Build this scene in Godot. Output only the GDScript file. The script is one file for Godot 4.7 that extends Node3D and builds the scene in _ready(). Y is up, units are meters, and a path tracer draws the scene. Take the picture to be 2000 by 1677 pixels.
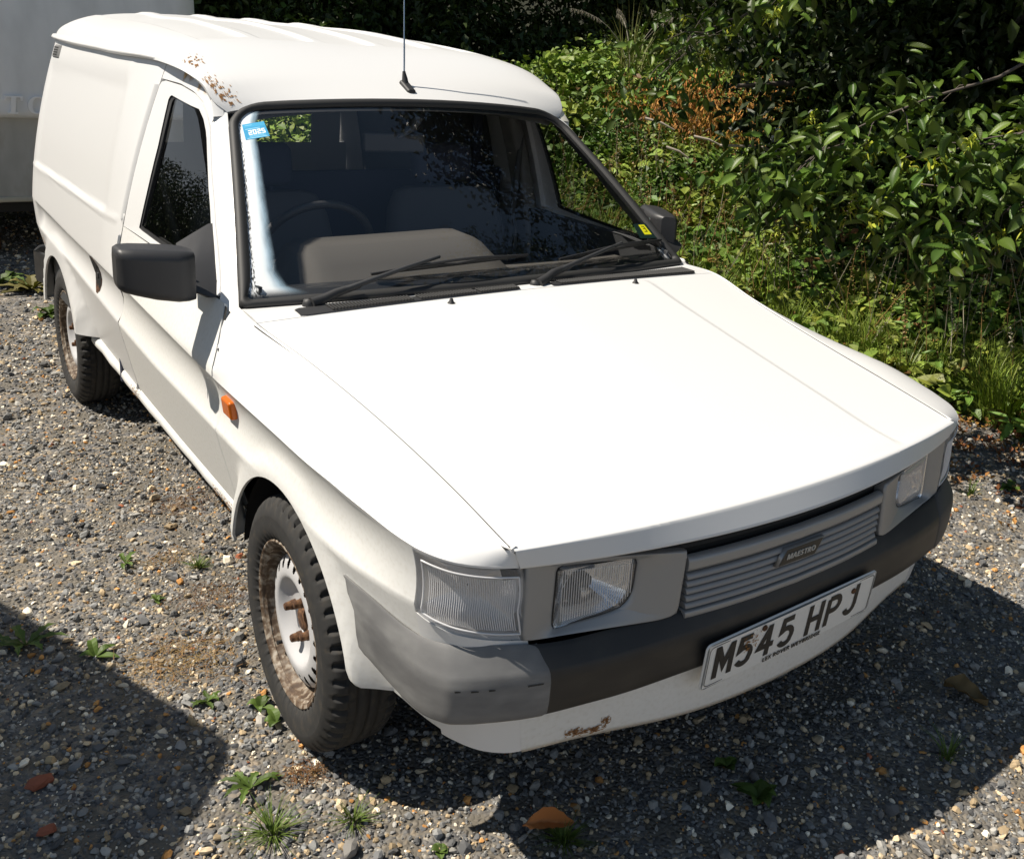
extends Node3D

# ---------------------------------------------------------------- mesh builder
class MB:
	var v := PackedVector3Array()
	var n := PackedVector3Array()
	var uv := PackedVector2Array()
	var c := PackedColorArray()
	var ix := PackedInt32Array()
	var tint := Color(1, 1, 1)

	# a w x h grid of points (index j * w + i), smooth normals, facing `out` (a direction, or away from a point)
	func grid(p: PackedVector3Array, w: int, h: int, out: Vector3, from_point := false, flange := 0.0, wrap := false) -> void:
		var base := v.size()
		var nn := PackedVector3Array()
		nn.resize(p.size())
		var tris := PackedInt32Array()
		for j in h - 1:
			for i in w - 1:
				var a := j * w + i
				for t: Array in [[a, a + 1, a + w + 1], [a, a + w + 1, a + w]]:
					var f := (p[t[1]] - p[t[0]]).cross(p[t[2]] - p[t[0]])
					if f.length_squared() < 1e-18:
						continue
					for k: int in t:
						nn[k] += f
						tris.append(k)
		if wrap:
			for j in h:
				var s := nn[j * w] + nn[j * w + w - 1]
				nn[j * w] = s
				nn[j * w + w - 1] = s
		var side := 0.0
		for k in p.size():
			side += nn[k].dot(p[k] - out if from_point else out)
		var sgn := -1.0 if side < 0.0 else 1.0
		for i in w:   # rows that a clamp has collapsed take the normal of the next row
			var last := Vector3.ZERO
			for j in range(h - 1, -1, -1):
				var k := j * w + i
				if nn[k].length_squared() > 1e-18:
					nn[k] = nn[k].normalized() * sgn
					last = nn[k]
				else:
					nn[k] = last
			last = Vector3.ZERO
			for j in h:
				var k := j * w + i
				if nn[k] == Vector3.ZERO:
					nn[k] = last
				else:
					last = nn[k]
		for k in p.size():
			v.append(p[k])
			n.append(nn[k])
			uv.append(Vector2(float(k % w) / (w - 1), 1.0 - float(k / w) / (h - 1)))
			c.append(tint)
		for q in range(0, tris.size(), 3):   # godot: front faces run clockwise
			if sgn > 0:
				ix.append_array([base + tris[q], base + tris[q + 2], base + tris[q + 1]])
			else:
				ix.append_array([base + tris[q], base + tris[q + 1], base + tris[q + 2]])
		if flange > 0.0:
			var loop := PackedInt32Array()
			for i in w: loop.append(i)
			for j in range(1, h): loop.append(j * w + w - 1)
			for i in range(w - 2, -1, -1): loop.append((h - 1) * w + i)
			for j in range(h - 2, -1, -1): loop.append(j * w)
			var q := PackedVector3Array()
			var mid := Vector3.ZERO
			for k in loop:
				q.append(p[k])
				mid += p[k]
			for k in loop: q.append(p[k] - nn[k] * flange)
			grid(q, loop.size(), 2, mid / loop.size(), true)

	func sheet(f: Callable, us: Array, vs: Array, out: Vector3, from_point := false, flange := 0.0) -> void:
		var p := PackedVector3Array()
		for b in vs:
			for a in us:
				p.append(f.call(a, b))
		grid(p, us.size(), vs.size(), out, from_point, flange)

	func tri(a: Vector3, b: Vector3, d: Vector3, up: Vector3) -> void:
		var f := (b - a).cross(d - a).normalized()
		var flip := f.dot(up) < 0.0
		if flip: f = -f
		var k := v.size()
		for q in [a, b, d]:
			v.append(q)
			n.append(f)
			uv.append(Vector2.ZERO)
			c.append(tint)
		ix.append_array([k, k + 1, k + 2] if flip else [k, k + 2, k + 1])

	func fan(loop: PackedVector3Array, out: Vector3) -> void:
		var m := Vector3.ZERO
		for q in loop: m += q
		m /= loop.size()
		for i in loop.size():
			tri(m, loop[i], loop[(i + 1) % loop.size()], out)

	func quad(a: Vector3, b: Vector3, d: Vector3, e: Vector3, out: Vector3) -> void:
		tri(a, b, d, out)
		tri(a, d, e, out)

	# closed rings lofted, with optional end caps
	func loft(rings: Array, cap0 := true, cap1 := true) -> void:
		var w: int = rings[0].size() + 1
		var p := PackedVector3Array()
		var mid := Vector3.ZERO
		for r: PackedVector3Array in rings:
			p.append_array(r)
			p.append(r[0])
		for q in p: mid += q
		mid /= p.size()
		# orientation by the first ring, which is more reliable than the middle of a bent body
		var side := 0.0
		var c0 := Vector3.ZERO
		for q: Vector3 in rings[0]: c0 += q
		c0 /= rings[0].size()
		grid(p, w, rings.size(), mid, true, 0.0, true)
		if cap0: fan(rings[0], c0 - mid if (c0 - mid).length() > 1e-6 else Vector3.UP)
		if cap1:
			var c1 := Vector3.ZERO
			for q: Vector3 in rings[-1]: c1 += q
			c1 /= rings[-1].size()
			fan(rings[-1], c1 - mid)

	func tube(pts: Array, radius: Variant, sides := 8, caps := true) -> void:
		var rings := []
		var prev := Vector3.ZERO
		for i in pts.size():
			var d: Vector3 = (pts[mini(i + 1, pts.size() - 1)] - pts[maxi(i - 1, 0)]).normalized()
			if prev == Vector3.ZERO:
				prev = d.cross(Vector3.UP if absf(d.y) < 0.9 else Vector3.RIGHT).normalized()
			prev = (prev - d * d.dot(prev)).normalized()
			var b := d.cross(prev)
			var r: float = radius[i] if radius is Array else radius
			var ring := PackedVector3Array()
			for k in sides:
				var a := TAU * k / sides
				ring.append(pts[i] + (prev * cos(a) + b * sin(a)) * r)
			rings.append(ring)
		for i in rings.size() - 1:   # segment by segment, so that each faces away from its own axis
			pass
		var w := sides + 1
		var base := v.size()
		for i in rings.size():
			var ctr: Vector3 = pts[i]
			for k in w:
				var q: Vector3 = rings[i][k % sides]
				v.append(q)
				n.append((q - ctr).normalized())
				uv.append(Vector2(float(k) / sides, float(i) / maxi(1, rings.size() - 1)))
				c.append(tint)
		for i in rings.size() - 1:
			for k in sides:
				var a := base + i * w + k
				for t: Array in [[a, a + 1, a + w + 1], [a, a + w + 1, a + w]]:
					var f := (v[t[1]] - v[t[0]]).cross(v[t[2]] - v[t[0]])
					if f.dot(n[t[0]] + n[t[1]] + n[t[2]]) > 0: ix.append_array([t[0], t[2], t[1]])
					else: ix.append_array(t)
		if caps and rings.size() > 1:
			fan(rings[0], pts[0] - pts[1])
			fan(rings[-1], pts[-1] - pts[-2])

	# box with rounded edges
	func rbox(at: Transform3D, size: Vector3, r: float, seg := 2) -> void:
		var h := size / 2.0
		r = minf(r, minf(h.x, minf(h.y, h.z)) * 0.999)
		var inner := h - Vector3(r, r, r)
		for axis in 3:
			for s in [-1.0, 1.0]:
				var ua := (axis + 1) % 3
				var va := (axis + 2) % 3
				var line := func(k: int) -> Array:
					var l := []
					for i in seg + 1: l.append(-inner[k] - r * tan((1.0 - float(i) / seg) * PI / 4))
					for i in seg + 1: l.append(inner[k] + r * tan(float(i) / seg * PI / 4))
					return l
				var lu: Array = line.call(ua)
				var lv: Array = line.call(va)
				var base := v.size()
				for b: float in lv:
					for a: float in lu:
						var p := Vector3()
						p[axis] = s * h[axis]
						p[ua] = a
						p[va] = b
						var q := p.clamp(-inner, inner)
						var d := (p - q).normalized()
						v.append(at * (q + d * r))
						n.append((at.basis * d).normalized())
						uv.append(Vector2(a / size[ua] + 0.5, b / size[va] + 0.5))
						c.append(tint)
				var w := lu.size()
				for j in w - 1:
					for i in w - 1:
						var k := base + j * w + i
						if s > 0: ix.append_array([k, k + w + 1, k + 1, k, k + w, k + w + 1])
						else: ix.append_array([k, k + 1, k + w + 1, k, k + w + 1, k + w])

	# profile of (radius, along) turned about the axis through `at` (its x axis)
	func lathe(at: Transform3D, prof: Array, sides := 40, out_hint := Vector3.ZERO, inwards := false) -> void:
		var p := PackedVector3Array()
		for q: Vector2 in prof:
			for k in sides + 1:
				var a := TAU * k / sides
				p.append(at * Vector3(q.y, q.x * cos(a), q.x * sin(a)))
		var v0 := v.size()
		var i0 := ix.size()
		grid(p, sides + 1, prof.size(), at * out_hint, true, 0.0, true)
		if inwards:
			for i in range(v0, v.size()): n[i] = -n[i]
			for i in range(i0, ix.size(), 3):
				var k := ix[i]
				ix[i] = ix[i + 1]
				ix[i + 1] = k

	func add(m: MB, at: Transform3D) -> void:
		var k := v.size()
		for i in m.v.size():
			v.append(at * m.v[i])
			n.append((at.basis * m.n[i]).normalized())
		uv.append_array(m.uv)
		c.append_array(m.c)
		var flip := at.basis.determinant() < 0
		for i in range(0, m.ix.size(), 3):
			if flip: ix.append_array([k + m.ix[i], k + m.ix[i + 2], k + m.ix[i + 1]])
			else: ix.append_array([k + m.ix[i], k + m.ix[i + 1], k + m.ix[i + 2]])

	func mesh(colors := false) -> ArrayMesh:
		var a := []
		a.resize(Mesh.ARRAY_MAX)
		a[Mesh.ARRAY_VERTEX] = v
		a[Mesh.ARRAY_NORMAL] = n
		a[Mesh.ARRAY_TEX_UV] = uv
		if colors: a[Mesh.ARRAY_COLOR] = c
		a[Mesh.ARRAY_INDEX] = ix
		var m := ArrayMesh.new()
		m.add_surface_from_arrays(Mesh.PRIMITIVE_TRIANGLES, a)
		return m

# ---------------------------------------------------------------- naming
var used := {}

func numbered(called: String) -> String:
	var k: int = used.get(called, 0)
	used[called] = k + 1
	return called if k == 0 else "%s_%03d" % [called, k]

func tag(o: Node, label := "", category := "", group := "", kind := "") -> void:
	if label: o.set_meta("label", label)
	if category: o.set_meta("category", category)
	if group: o.set_meta("group", group)
	if kind: o.set_meta("kind", kind)

func thing(called: String, label: String, category: String, at := Vector3.ZERO, group := "") -> Node3D:
	var o := Node3D.new()
	o.name = numbered(called)
	o.position = at
	add_child(o, true)
	tag(o, label, category, group)
	return o

func put(mb: Variant, called: String, m: Material, parent: Node, label := "") -> MeshInstance3D:
	var o := MeshInstance3D.new()
	o.mesh = mb.mesh(m is StandardMaterial3D and m.vertex_color_use_as_albedo) if mb is MB else mb
	o.material_override = m
	if parent == self:
		o.name = numbered(called)
	else:
		var k := 0
		var nm := called
		while parent.has_node(nm):
			k += 1
			nm = "%s_%03d" % [called, k]
		o.name = nm
	parent.add_child(o, true)
	if label: o.set_meta("label", label)
	return o

# ---------------------------------------------------------------- materials
func lin(r: float, g: float, b: float, a := 1.0) -> Color:
	var k := Color(r, g, b).linear_to_srgb()
	k.a = a
	return k

func mat(r: float, g: float, b: float, rough := 0.6, metal := 0.0) -> StandardMaterial3D:
	var m := StandardMaterial3D.new()
	m.albedo_color = lin(r, g, b)
	m.roughness = rough
	m.metallic = metal
	return m

func pane(alpha: float, r := 1.0, g := 1.0, b := 1.0, rough := 0.0) -> StandardMaterial3D:
	var m := StandardMaterial3D.new()
	m.albedo_color = Color(r, g, b, alpha)
	m.transparency = BaseMaterial3D.TRANSPARENCY_ALPHA
	m.roughness = rough
	return m

func noise_image(w: int, h: int, freq: float, oct: int, sd: int, kind := FastNoiseLite.TYPE_SIMPLEX_SMOOTH) -> Image:
	var f := FastNoiseLite.new()
	f.noise_type = kind
	f.seed = sd
	f.frequency = freq
	f.fractal_octaves = oct
	return f.get_seamless_image(w, h)

func ramp_tex(src: Image, stops: Array) -> ImageTexture:   # stops: [value, Color in linear light]
	var w := src.get_width()
	var h := src.get_height()
	var im := Image.create(w, h, false, Image.FORMAT_RGBA8)
	for y in h:
		for x in w:
			var t := src.get_pixel(x, y).r
			var k: Color = stops[0][1]
			for i in stops.size() - 1:
				if t >= stops[i][0]:
					k = (stops[i][1] as Color).lerp(stops[i + 1][1], clampf((t - stops[i][0]) / (stops[i + 1][0] - stops[i][0]), 0, 1))
			var s := k.linear_to_srgb()
			s.a = k.a
			im.set_pixel(x, y, s)
	return ImageTexture.create_from_image(im)

# a smooth curve through keys [t, value]; value a float or a Vector3
func kv(keys: Array, t: float) -> Variant:
	var m := keys.size()
	if t <= keys[0][0]: return keys[0][1]
	if t >= keys[m - 1][0]: return keys[m - 1][1]
	var i := 0
	while keys[i + 1][0] < t: i += 1
	var t0: float = keys[i][0]
	var t1: float = keys[i + 1][0]
	var h := t1 - t0
	var s := (t - t0) / h
	var a = keys[i][1]
	var b = keys[i + 1][1]
	var d = (b - a) / h
	var m0 = d
	var m1 = d
	if i > 0:
		var dp = (a - keys[i - 1][1]) / (t0 - keys[i - 1][0])
		var w: float = h / (h + t0 - keys[i - 1][0])
		m0 = dp * w + d * (1.0 - w)
	if i < m - 2:
		var dn = (keys[i + 2][1] - b) / (keys[i + 2][0] - t1)
		var w: float = h / (h + keys[i + 2][0] - t1)
		m1 = dn * w + d * (1.0 - w)
	var s2 := s * s
	var s3 := s2 * s
	return a * (2 * s3 - 3 * s2 + 1) + m0 * (h * (s3 - 2 * s2 + s)) + b * (3 * s2 - 2 * s3) + m1 * (h * (s3 - s2))

func lk(keys: Array, t: float) -> float:   # straight between keys
	if t <= keys[0][0]: return keys[0][1]
	for i in keys.size() - 1:
		if t <= keys[i + 1][0]:
			return lerpf(keys[i][1], keys[i + 1][1], (t - keys[i][0]) / (keys[i + 1][0] - keys[i][0]))
	return keys[-1][1]

func lins(a: float, b: float, k: int) -> Array:
	var l := []
	for i in k + 1: l.append(lerpf(a, b, float(i) / k))
	return l

func rloop(w: float, h: float, r: float, k := 4) -> Array:   # rounded rectangle, Vector2
	var l := []
	for q in 4:
		var cx := (w / 2 - r) * (1 if q == 0 or q == 3 else -1)
		var cy := (h / 2 - r) * (1 if q < 2 else -1)
		for i in k + 1:
			var a := PI / 2 * (q + float(i) / k)
			l.append(Vector2(cx + r * cos(a), cy + r * sin(a)))
	return l

# ================================================================ the van: curves of its body
const AX_R := -2.507      # rear axle, the front one stands at z = 0
var ol := PackedVector2Array()
var ol0 := 0.0
const OLS := 0.004

func build_outline() -> void:
	var pts := [[0, -3.15], [.35, -3.145], [.6, -3.13], [.72, -3.112], [.785, -3.075], [.82, -3.01], [.834, -2.92], [.838, -2.8], [.838, -2.5], [.838, -1.5], [.838, -.5], [.838, 0], [.8365, .2], [.830, .32], [.816, .41], [.797, .50], [.780, .548], [.750, .588], [.70, .618], [.63, .638], [.55, .653], [.45, .674], [.32, .7005], [.16, .719], [0, .725]]
	var keys := []
	var t := 0.0
	for i in pts.size():
		if i: t += Vector2(pts[i][0] - pts[i - 1][0], pts[i][1] - pts[i - 1][1]).length()
		keys.append([t, Vector2(pts[i][0], pts[i][1])])
	var last := Vector2(0, -3.15)
	var acc := 0.0
	var raw := []
	for i in 6001:
		var p: Vector2 = kv(keys, t * i / 6000.0)
		acc += p.distance_to(last)
		last = p
		raw.append([acc, p])
	var zero := 0.0
	for r in raw:
		if r[1].y <= 0: zero = r[0] - r[1].y
	var k := 0
	ol0 = -floorf(zero / OLS) * OLS
	var s := ol0
	while s < acc - zero:
		while k < raw.size() - 2 and raw[k + 1][0] - zero < s: k += 1
		var f: float = clampf((s + zero - raw[k][0]) / maxf(raw[k + 1][0] - raw[k][0], 1e-6), 0, 1)
		ol.append((raw[k][1] as Vector2).lerp(raw[k + 1][1], f))
		s += OLS

func outl(t: float) -> Vector2:
	var q := (t - ol0) / OLS
	var i := clampi(int(floor(q)), 0, ol.size() - 2)
	return ol[i].lerp(ol[i + 1], q - i)

func s1(t: float) -> float:
	return kv([[-3.1, .802], [-2.785, .800], [-2.19, .784], [-1.38, .768], [-.95, .755], [-.41, .743], [0.0, .745], [.2, .745], [.3, .745], [.37, .738], [.45, .727], [.504, .719], [.555, .712], [.605, .704], [.662, .695], [.735, .686]], t)

func s2(t: float) -> float:
	return lk([[-3.1, .69], [-2.2, .66], [-1.4, .614], [-1.0, .60], [1.0, .60]], t)

func sst(a: float, b: float, x: float) -> float:
	return smoothstep(a, b, x)

func halfw(y: float, t: float, z: float) -> float:
	var a := s1(t)
	var b := s2(t)
	var x := 0.0
	if y < b:
		x = .832 - .235 * (b - y)
	elif y < a:
		var u := (y - b) / (a - b)
		var deep := .085 * sst(-2.87, -2.81, z) * lerpf(1.0, .35, sst(.3, .55, t))
		x = lerpf(.832, .840, u) - deep * u * (1 - u)
	else:
		var d := y - a
		x = .840 - .0824 * d - .1845 * d * d
		x -= lk([[-1.6, 0], [-1.3, .030], [-1.02, .060], [-.87, .067], [-.735, .081], [-.58, .102], [-.5, .105]], z) * maxf(0, y - .76) / .29
		if z < -1.42:
			x += .005 * exp(-pow((y - .948) / .007, 2)) * sst(-2.98, -2.93, z) * sst(-1.43, -1.47, z)
			var rec := sst(.952, .962, y) * sst(1.39, 1.36, y) * sst(-2.90, -2.84, z) * sst(-1.56, -1.62, z)
			x -= .007 * rec
	var rf := Vector2(z, y - .283).length()
	if t < .42 and y > .2 and y < a:
		x = lerpf(x, maxf(x, .831), (1 - sst(.350, .395, rf)) * sst(.25, .36, y))
	var rr := Vector2(z - AX_R, y - .285).length()
	if y < a:
		x = lerpf(x, maxf(x, .836), (1 - sst(.375, .43, rr)) * sst(.25, .36, y))
	return x

func side(t: float, y: float, s: float) -> Vector3:
	var o := outl(t)
	var x := o.x * halfw(y, t, o.y) / .838
	var z := o.y
	z += sst(-2.7, -3.1, z) * .09 * maxf(0, y - .9)
	z -= sst(.42, .75, t) * .12 * maxf(0, .44 - y)
	return Vector3(s * x, y, z)

func gutter(z: float) -> float:
	return kv([[-3.1, 1.484], [-3.0, 1.482], [-2.47, 1.468], [-1.9, 1.459], [-1.3, 1.437], [-1.16, 1.412], [-1.085, 1.378], [-1.04, 1.325], [-1.01, 1.295]], z)

func door_front(y: float) -> float:
	return kv([[.3, -.418], [.45, -.422], [.6, -.425], [.70, -.412], [.743, -.407], [.80, -.43], [.9, -.505]], y)

func door_rear(y: float) -> float:
	return kv([[.33, -1.455], [.6, -1.437], [.75, -1.40], [.95, -1.388], [1.40, -1.385]], y)

func arch(z: float, c: float, cy: float, r: float) -> float:
	var d := absf(z - c)
	return cy + sqrt(r * r - d * d) if d < r else -9.0

func wsurf(u: float, v: float, lift := 0.0) -> Vector3:   # windscreen
	var q := 1 - u * u
	var b := Vector3(.742 * u, .888 + .014 * q, -.482 + .092 * q)
	var t := Vector3(.576 * u, 1.339 + .031 * q, -1.049 + .075 * q)
	return b.lerp(t, v) + Vector3(0, .6, .8) * (.015 * 4 * v * (1 - v) + lift)

const GAP := [[-.50, Vector3(.744, .889, -.482)], [-.335, Vector3(.752, .885, -.338)], [-.13, Vector3(.716, .853, -.133)], [.196, Vector3(.677, .800, .196)], [.459, Vector3(.661, .756, .459)], [.61, Vector3(.657, .731, .59)], [.735, Vector3(.655, .722, .634)]]

func gap(t: float) -> Vector3:
	return kv(GAP, t)

# ================================================================ materials shared by the van
var M := {}

func van_materials() -> void:
	var dirt := noise_image(256, 256, .12, 4, 11)
	M.paint = mat(.68, .68, .675, .30)
	M.paint.metallic_specular = .45
	var grime := ramp_tex(dirt, [[0.0, Color(.72, .72, .70)], [.5, Color(.70, .70, .68)], [.75, Color(.66, .655, .625)], [1.0, Color(.57, .56, .525)]])
	M.low_paint = mat(1, 1, 1, .42)
	M.low_paint.albedo_texture = grime
	M.low_paint.uv1_triplanar = true
	M.low_paint.uv1_scale = Vector3(2.3, 2.3, 2.3)
	M.black = mat(.022, .022, .023, .55)
	M.rubber = mat(.018, .018, .018, .62)
	M.dark = mat(.008, .008, .008, .9)
	M.trim = mat(.05, .052, .055, .7)
	M.grey_trim = mat(.17, .165, .155, .75)
	M.cloth = mat(.075, .078, .085, .95)
	M.cloth_blue = mat(.035, .04, .065, .95)
	var worn := noise_image(256, 256, .015, 5, 5)
	var bum := ramp_tex(worn, [[0.0, Color(.10, .10, .102)], [.4, Color(.135, .135, .136)], [.6, Color(.16, .16, .159)], [1.0, Color(.22, .22, .216)]])
	M.bumper_grey = mat(1, 1, 1, .62)
	M.bumper_grey.albedo_texture = bum
	M.bumper_grey.uv1_triplanar = true
	M.bumper_grey.uv1_scale = Vector3(2.1, 4.2, 2.1)
	var bb := ramp_tex(worn, [[0.0, Color(.010, .010, .011)], [.5, Color(.016, .0155, .015)], [1.0, Color(.034, .031, .027)]])
	M.bumper_black = mat(1, 1, 1, .5)
	M.bumper_black.albedo_texture = bb
	M.bumper_black.uv1_triplanar = true
	M.bumper_black.uv1_scale = Vector3(1.7, 3.1, 1.7)
	M.silver = mat(.29, .295, .30, .40, .35)
	M.grille = mat(.235, .24, .25, .42, .3)
	M.chrome = mat(.8, .8, .8, .12, 1.0)
	M.steel_white = mat(.50, .50, .51, .38)
	var rust := noise_image(256, 256, .03, 5, 21)
	M.rust = mat(1, 1, 1, .9)
	M.rust.albedo_texture = ramp_tex(rust, [[0.0, Color(.03, .014, .008)], [.45, Color(.075, .034, .015)], [.7, Color(.15, .07, .03)], [1.0, Color(.24, .13, .06)]])
	M.rust.uv1_triplanar = true
	M.rust.uv1_scale = Vector3(9, 9, 9)
	M.rusty_white = mat(1, 1, 1, .7)
	M.rusty_white.albedo_texture = ramp_tex(rust, [[0.0, Color(.030, .017, .009)], [.40, Color(.060, .034, .018)], [.54, Color(.11, .068, .038)], [.66, Color(.30, .25, .19)], [1.0, Color(.50, .48, .44)]])
	M.rusty_white.uv1_triplanar = true
	M.rusty_white.uv1_scale = Vector3(5, 5, 5)
	M.glass = pane(.015, .05, .05, .05)
	M.side_glass = pane(.35, .03, .03, .03)
	M.amber = mat(.55, .12, .006, .25)
	M.white_print = mat(.75, .75, .72, .45)
	M.black_print = mat(.012, .012, .012, .5)
	# rust that has come through paint: spots cut out by a noise, strongest in the middle of the patch
	for q in [["rust_spots", 31, .040, .60, .06], ["rust_run", 37, .014, .44, .18], ["rust_patch", 33, .028, .40, .06]]:
		var src := noise_image(128, 128, q[2], 4, q[1])
		var im := Image.create(128, 128, false, Image.FORMAT_RGBA8)
		for y in 128:
			for x in 128:
				var e := sin(PI * (x + .5) / 128) * sin(PI * (y + .5) / 128)
				var k := src.get_pixel(x, y).r * .75 + .32 * e
				if q[0] == "rust_run": k = src.get_pixel(x, 64).r * .7 + .35 * sin(PI * (x + .5) / 128) * pow(1 - y / 128.0, .5)
				var al := clampf((k - q[3] - .1) / q[4], 0, 1) * clampf(e * 6, 0, 1)
				var cc := Color(.34, .17, .05).lerp(Color(.09, .035, .012), clampf((k - q[3] - .14) * 5, 0, 1)).linear_to_srgb()
				if q[0] == "rust_run":
					cc = Color(.60, .36, .12).linear_to_srgb()
					al = minf(al, .75)
				cc.a = al
				im.set_pixel(x, y, cc)
		var m := mat(1, 1, 1, .85)
		m.albedo_texture = ImageTexture.create_from_image(im)
		m.transparency = BaseMaterial3D.TRANSPARENCY_ALPHA
		M[q[0]] = m

# ================================================================ building the van
var van: Node3D

func rows(a0: float, a1: float) -> Array:   # 0..1 below the lower crease, 1..2 the scallop, 2..3 above the swage line
	var all := [0.0, .03, .15, .3, .45, .6, .75, .88, .96, 1.0, 1.05, 1.15, 1.3, 1.45, 1.6, 1.72, 1.82, 1.9, 1.955, 1.985, 2.0, 2.012, 2.03, 2.08, 2.16, 2.205, 2.22, 2.235, 2.25, 2.265, 2.28, 2.3, 2.4, 2.5, 2.6, 2.7, 2.78, 2.82, 2.86, 2.9, 2.95, 3.0]
	var l := []
	for r in all:
		if r > a0 and r < a1: l.append(r)
	l.push_front(a0)
	l.append(a1)
	return l

func row_y(t: float, r: float, lo: float, hi: float) -> float:
	var a := s1(t)
	var b := s2(t)
	if r <= 1: return lerpf(lo, b, r)
	if r <= 2: return lerpf(b, a, r - 1)
	return lerpf(a, hi, r - 2)

func arch_columns(c: float, r: float) -> Array:
	var l := [c - r - .004, c - r - .0005]
	for i in 41: l.append(c - r * cos(PI * i / 40.0))
	l.append(c + r + .0005)
	l.append(c + r + .004)
	return l

func build_wing(s: float) -> Node3D:
	var cols := [-.46, -.445, -.44, -.43, -.425, -.42, -.415, -.41, -.40, -.385, -.37, -.355, -.345]
	cols.append_array(arch_columns(0, .335))
	cols.append_array([.345, .355, .37, .39, .41, .43, .45, .47, .49, .505, .515, .522, .53])
	var mb := MB.new()
	mb.sheet(func(t0: float, r: float) -> Vector3:
		var lo := lk([[-.35, .335], [.3, .34], [.40, .325], [.53, .314]], t0)
		var y := row_y(t0, r, lo, s1(t0))
		var t := t0
		if t < -.3:
			t = maxf(t, door_front(y) + .003)
		y = maxf(y, minf(arch(t0, 0, .283, .335), s1(t0)))
		return side(t, y, s), cols, rows(0, 2), Vector3(s, 0, 0), false, .007)
	var wing := put(mb, "front_wing", M.low_paint, van)
	# in front of and under the indicator
	mb = MB.new()
	var ct := lins(.53, .704, 22)
	mb.sheet(func(t: float, r: float) -> Vector3:
		var hi := lk(IND_LOW, t) - .003
		return side(t, lerpf(.302 - .028 * sst(.53, .70, t), hi, r), s), ct, lins(0, 1, 20), Vector3(s * .5, 0, 1), false, .015)
	put(mb, "wing_front", M.paint, wing)
	mb = MB.new()
	mb.sheet(func(t: float, r: float) -> Vector3:
		return side(t, lerpf(.46, lk(IND_LOW, t) - .003, r), s), lins(.704, .735, 4), lins(0, 1, 6), Vector3(s * .3, 0, 1), false, .015)
	put(mb, "wing_front", M.paint, wing)
	mb = MB.new()
	mb.sheet(func(t: float, r: float) -> Vector3:
		return side(t, lerpf(s1(t) - .005, s1(t), r), s), lins(.53, .735, 22), lins(0, 1, 3), Vector3(s * .5, 0, 1), false, .012)
	put(mb, "wing_lip", M.paint, wing)
	# upper face, from the swage line to the bonnet gap
	mb = MB.new()
	mb.sheet(func(t: float, r: float) -> Vector3:
		var a := side(t, s1(t), s)
		var g := gap(t)
		var b := Vector3(s * (g.x + .0025), g.y, g.z)
		if t < -.3:
			var y := lerpf(s1(t), .888, r)
			var q := side(maxf(t, door_front(y) + .003), y, s)
			var k := sst(-.3, -.40, t)
			var flat := a.lerp(b, r) + Vector3(s * .5, .85, 0) * (.012 * 4 * r * (1 - r))
			return flat.lerp(q.lerp(b, sst(.75, 1, r)), k)
		return a.lerp(b, r) + Vector3(s * .5, .85, .1) * (.012 * 4 * r * (1 - r) * lerpf(1, .25, sst(.2, .6, t))), [-.51, -.50, -.48, -.46, -.445, -.43, -.42, -.41, -.40, -.38, -.36, -.34, -.32, -.30, -.27, -.24, -.2, -.15, -.1, -.05, 0, .05, .1, .15, .2, .25, .3, .35, .4, .43, .46, .49, .51, .53, .55, .575, .60, .625, .65, .67, .70, .72, .735], [0, .02, .06, .12, .2, .3, .4, .5, .6, .7, .8, .88, .94, .98, 1], Vector3(s * .4, 1, 0), false, .012)
	put(mb, "wing_top", M.paint, wing)
	return wing

const IND_LOW := [[.53, .586], [.545, .579], [.565, .571], [.605, .560], [.66, .548], [.735, .535]]

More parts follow.
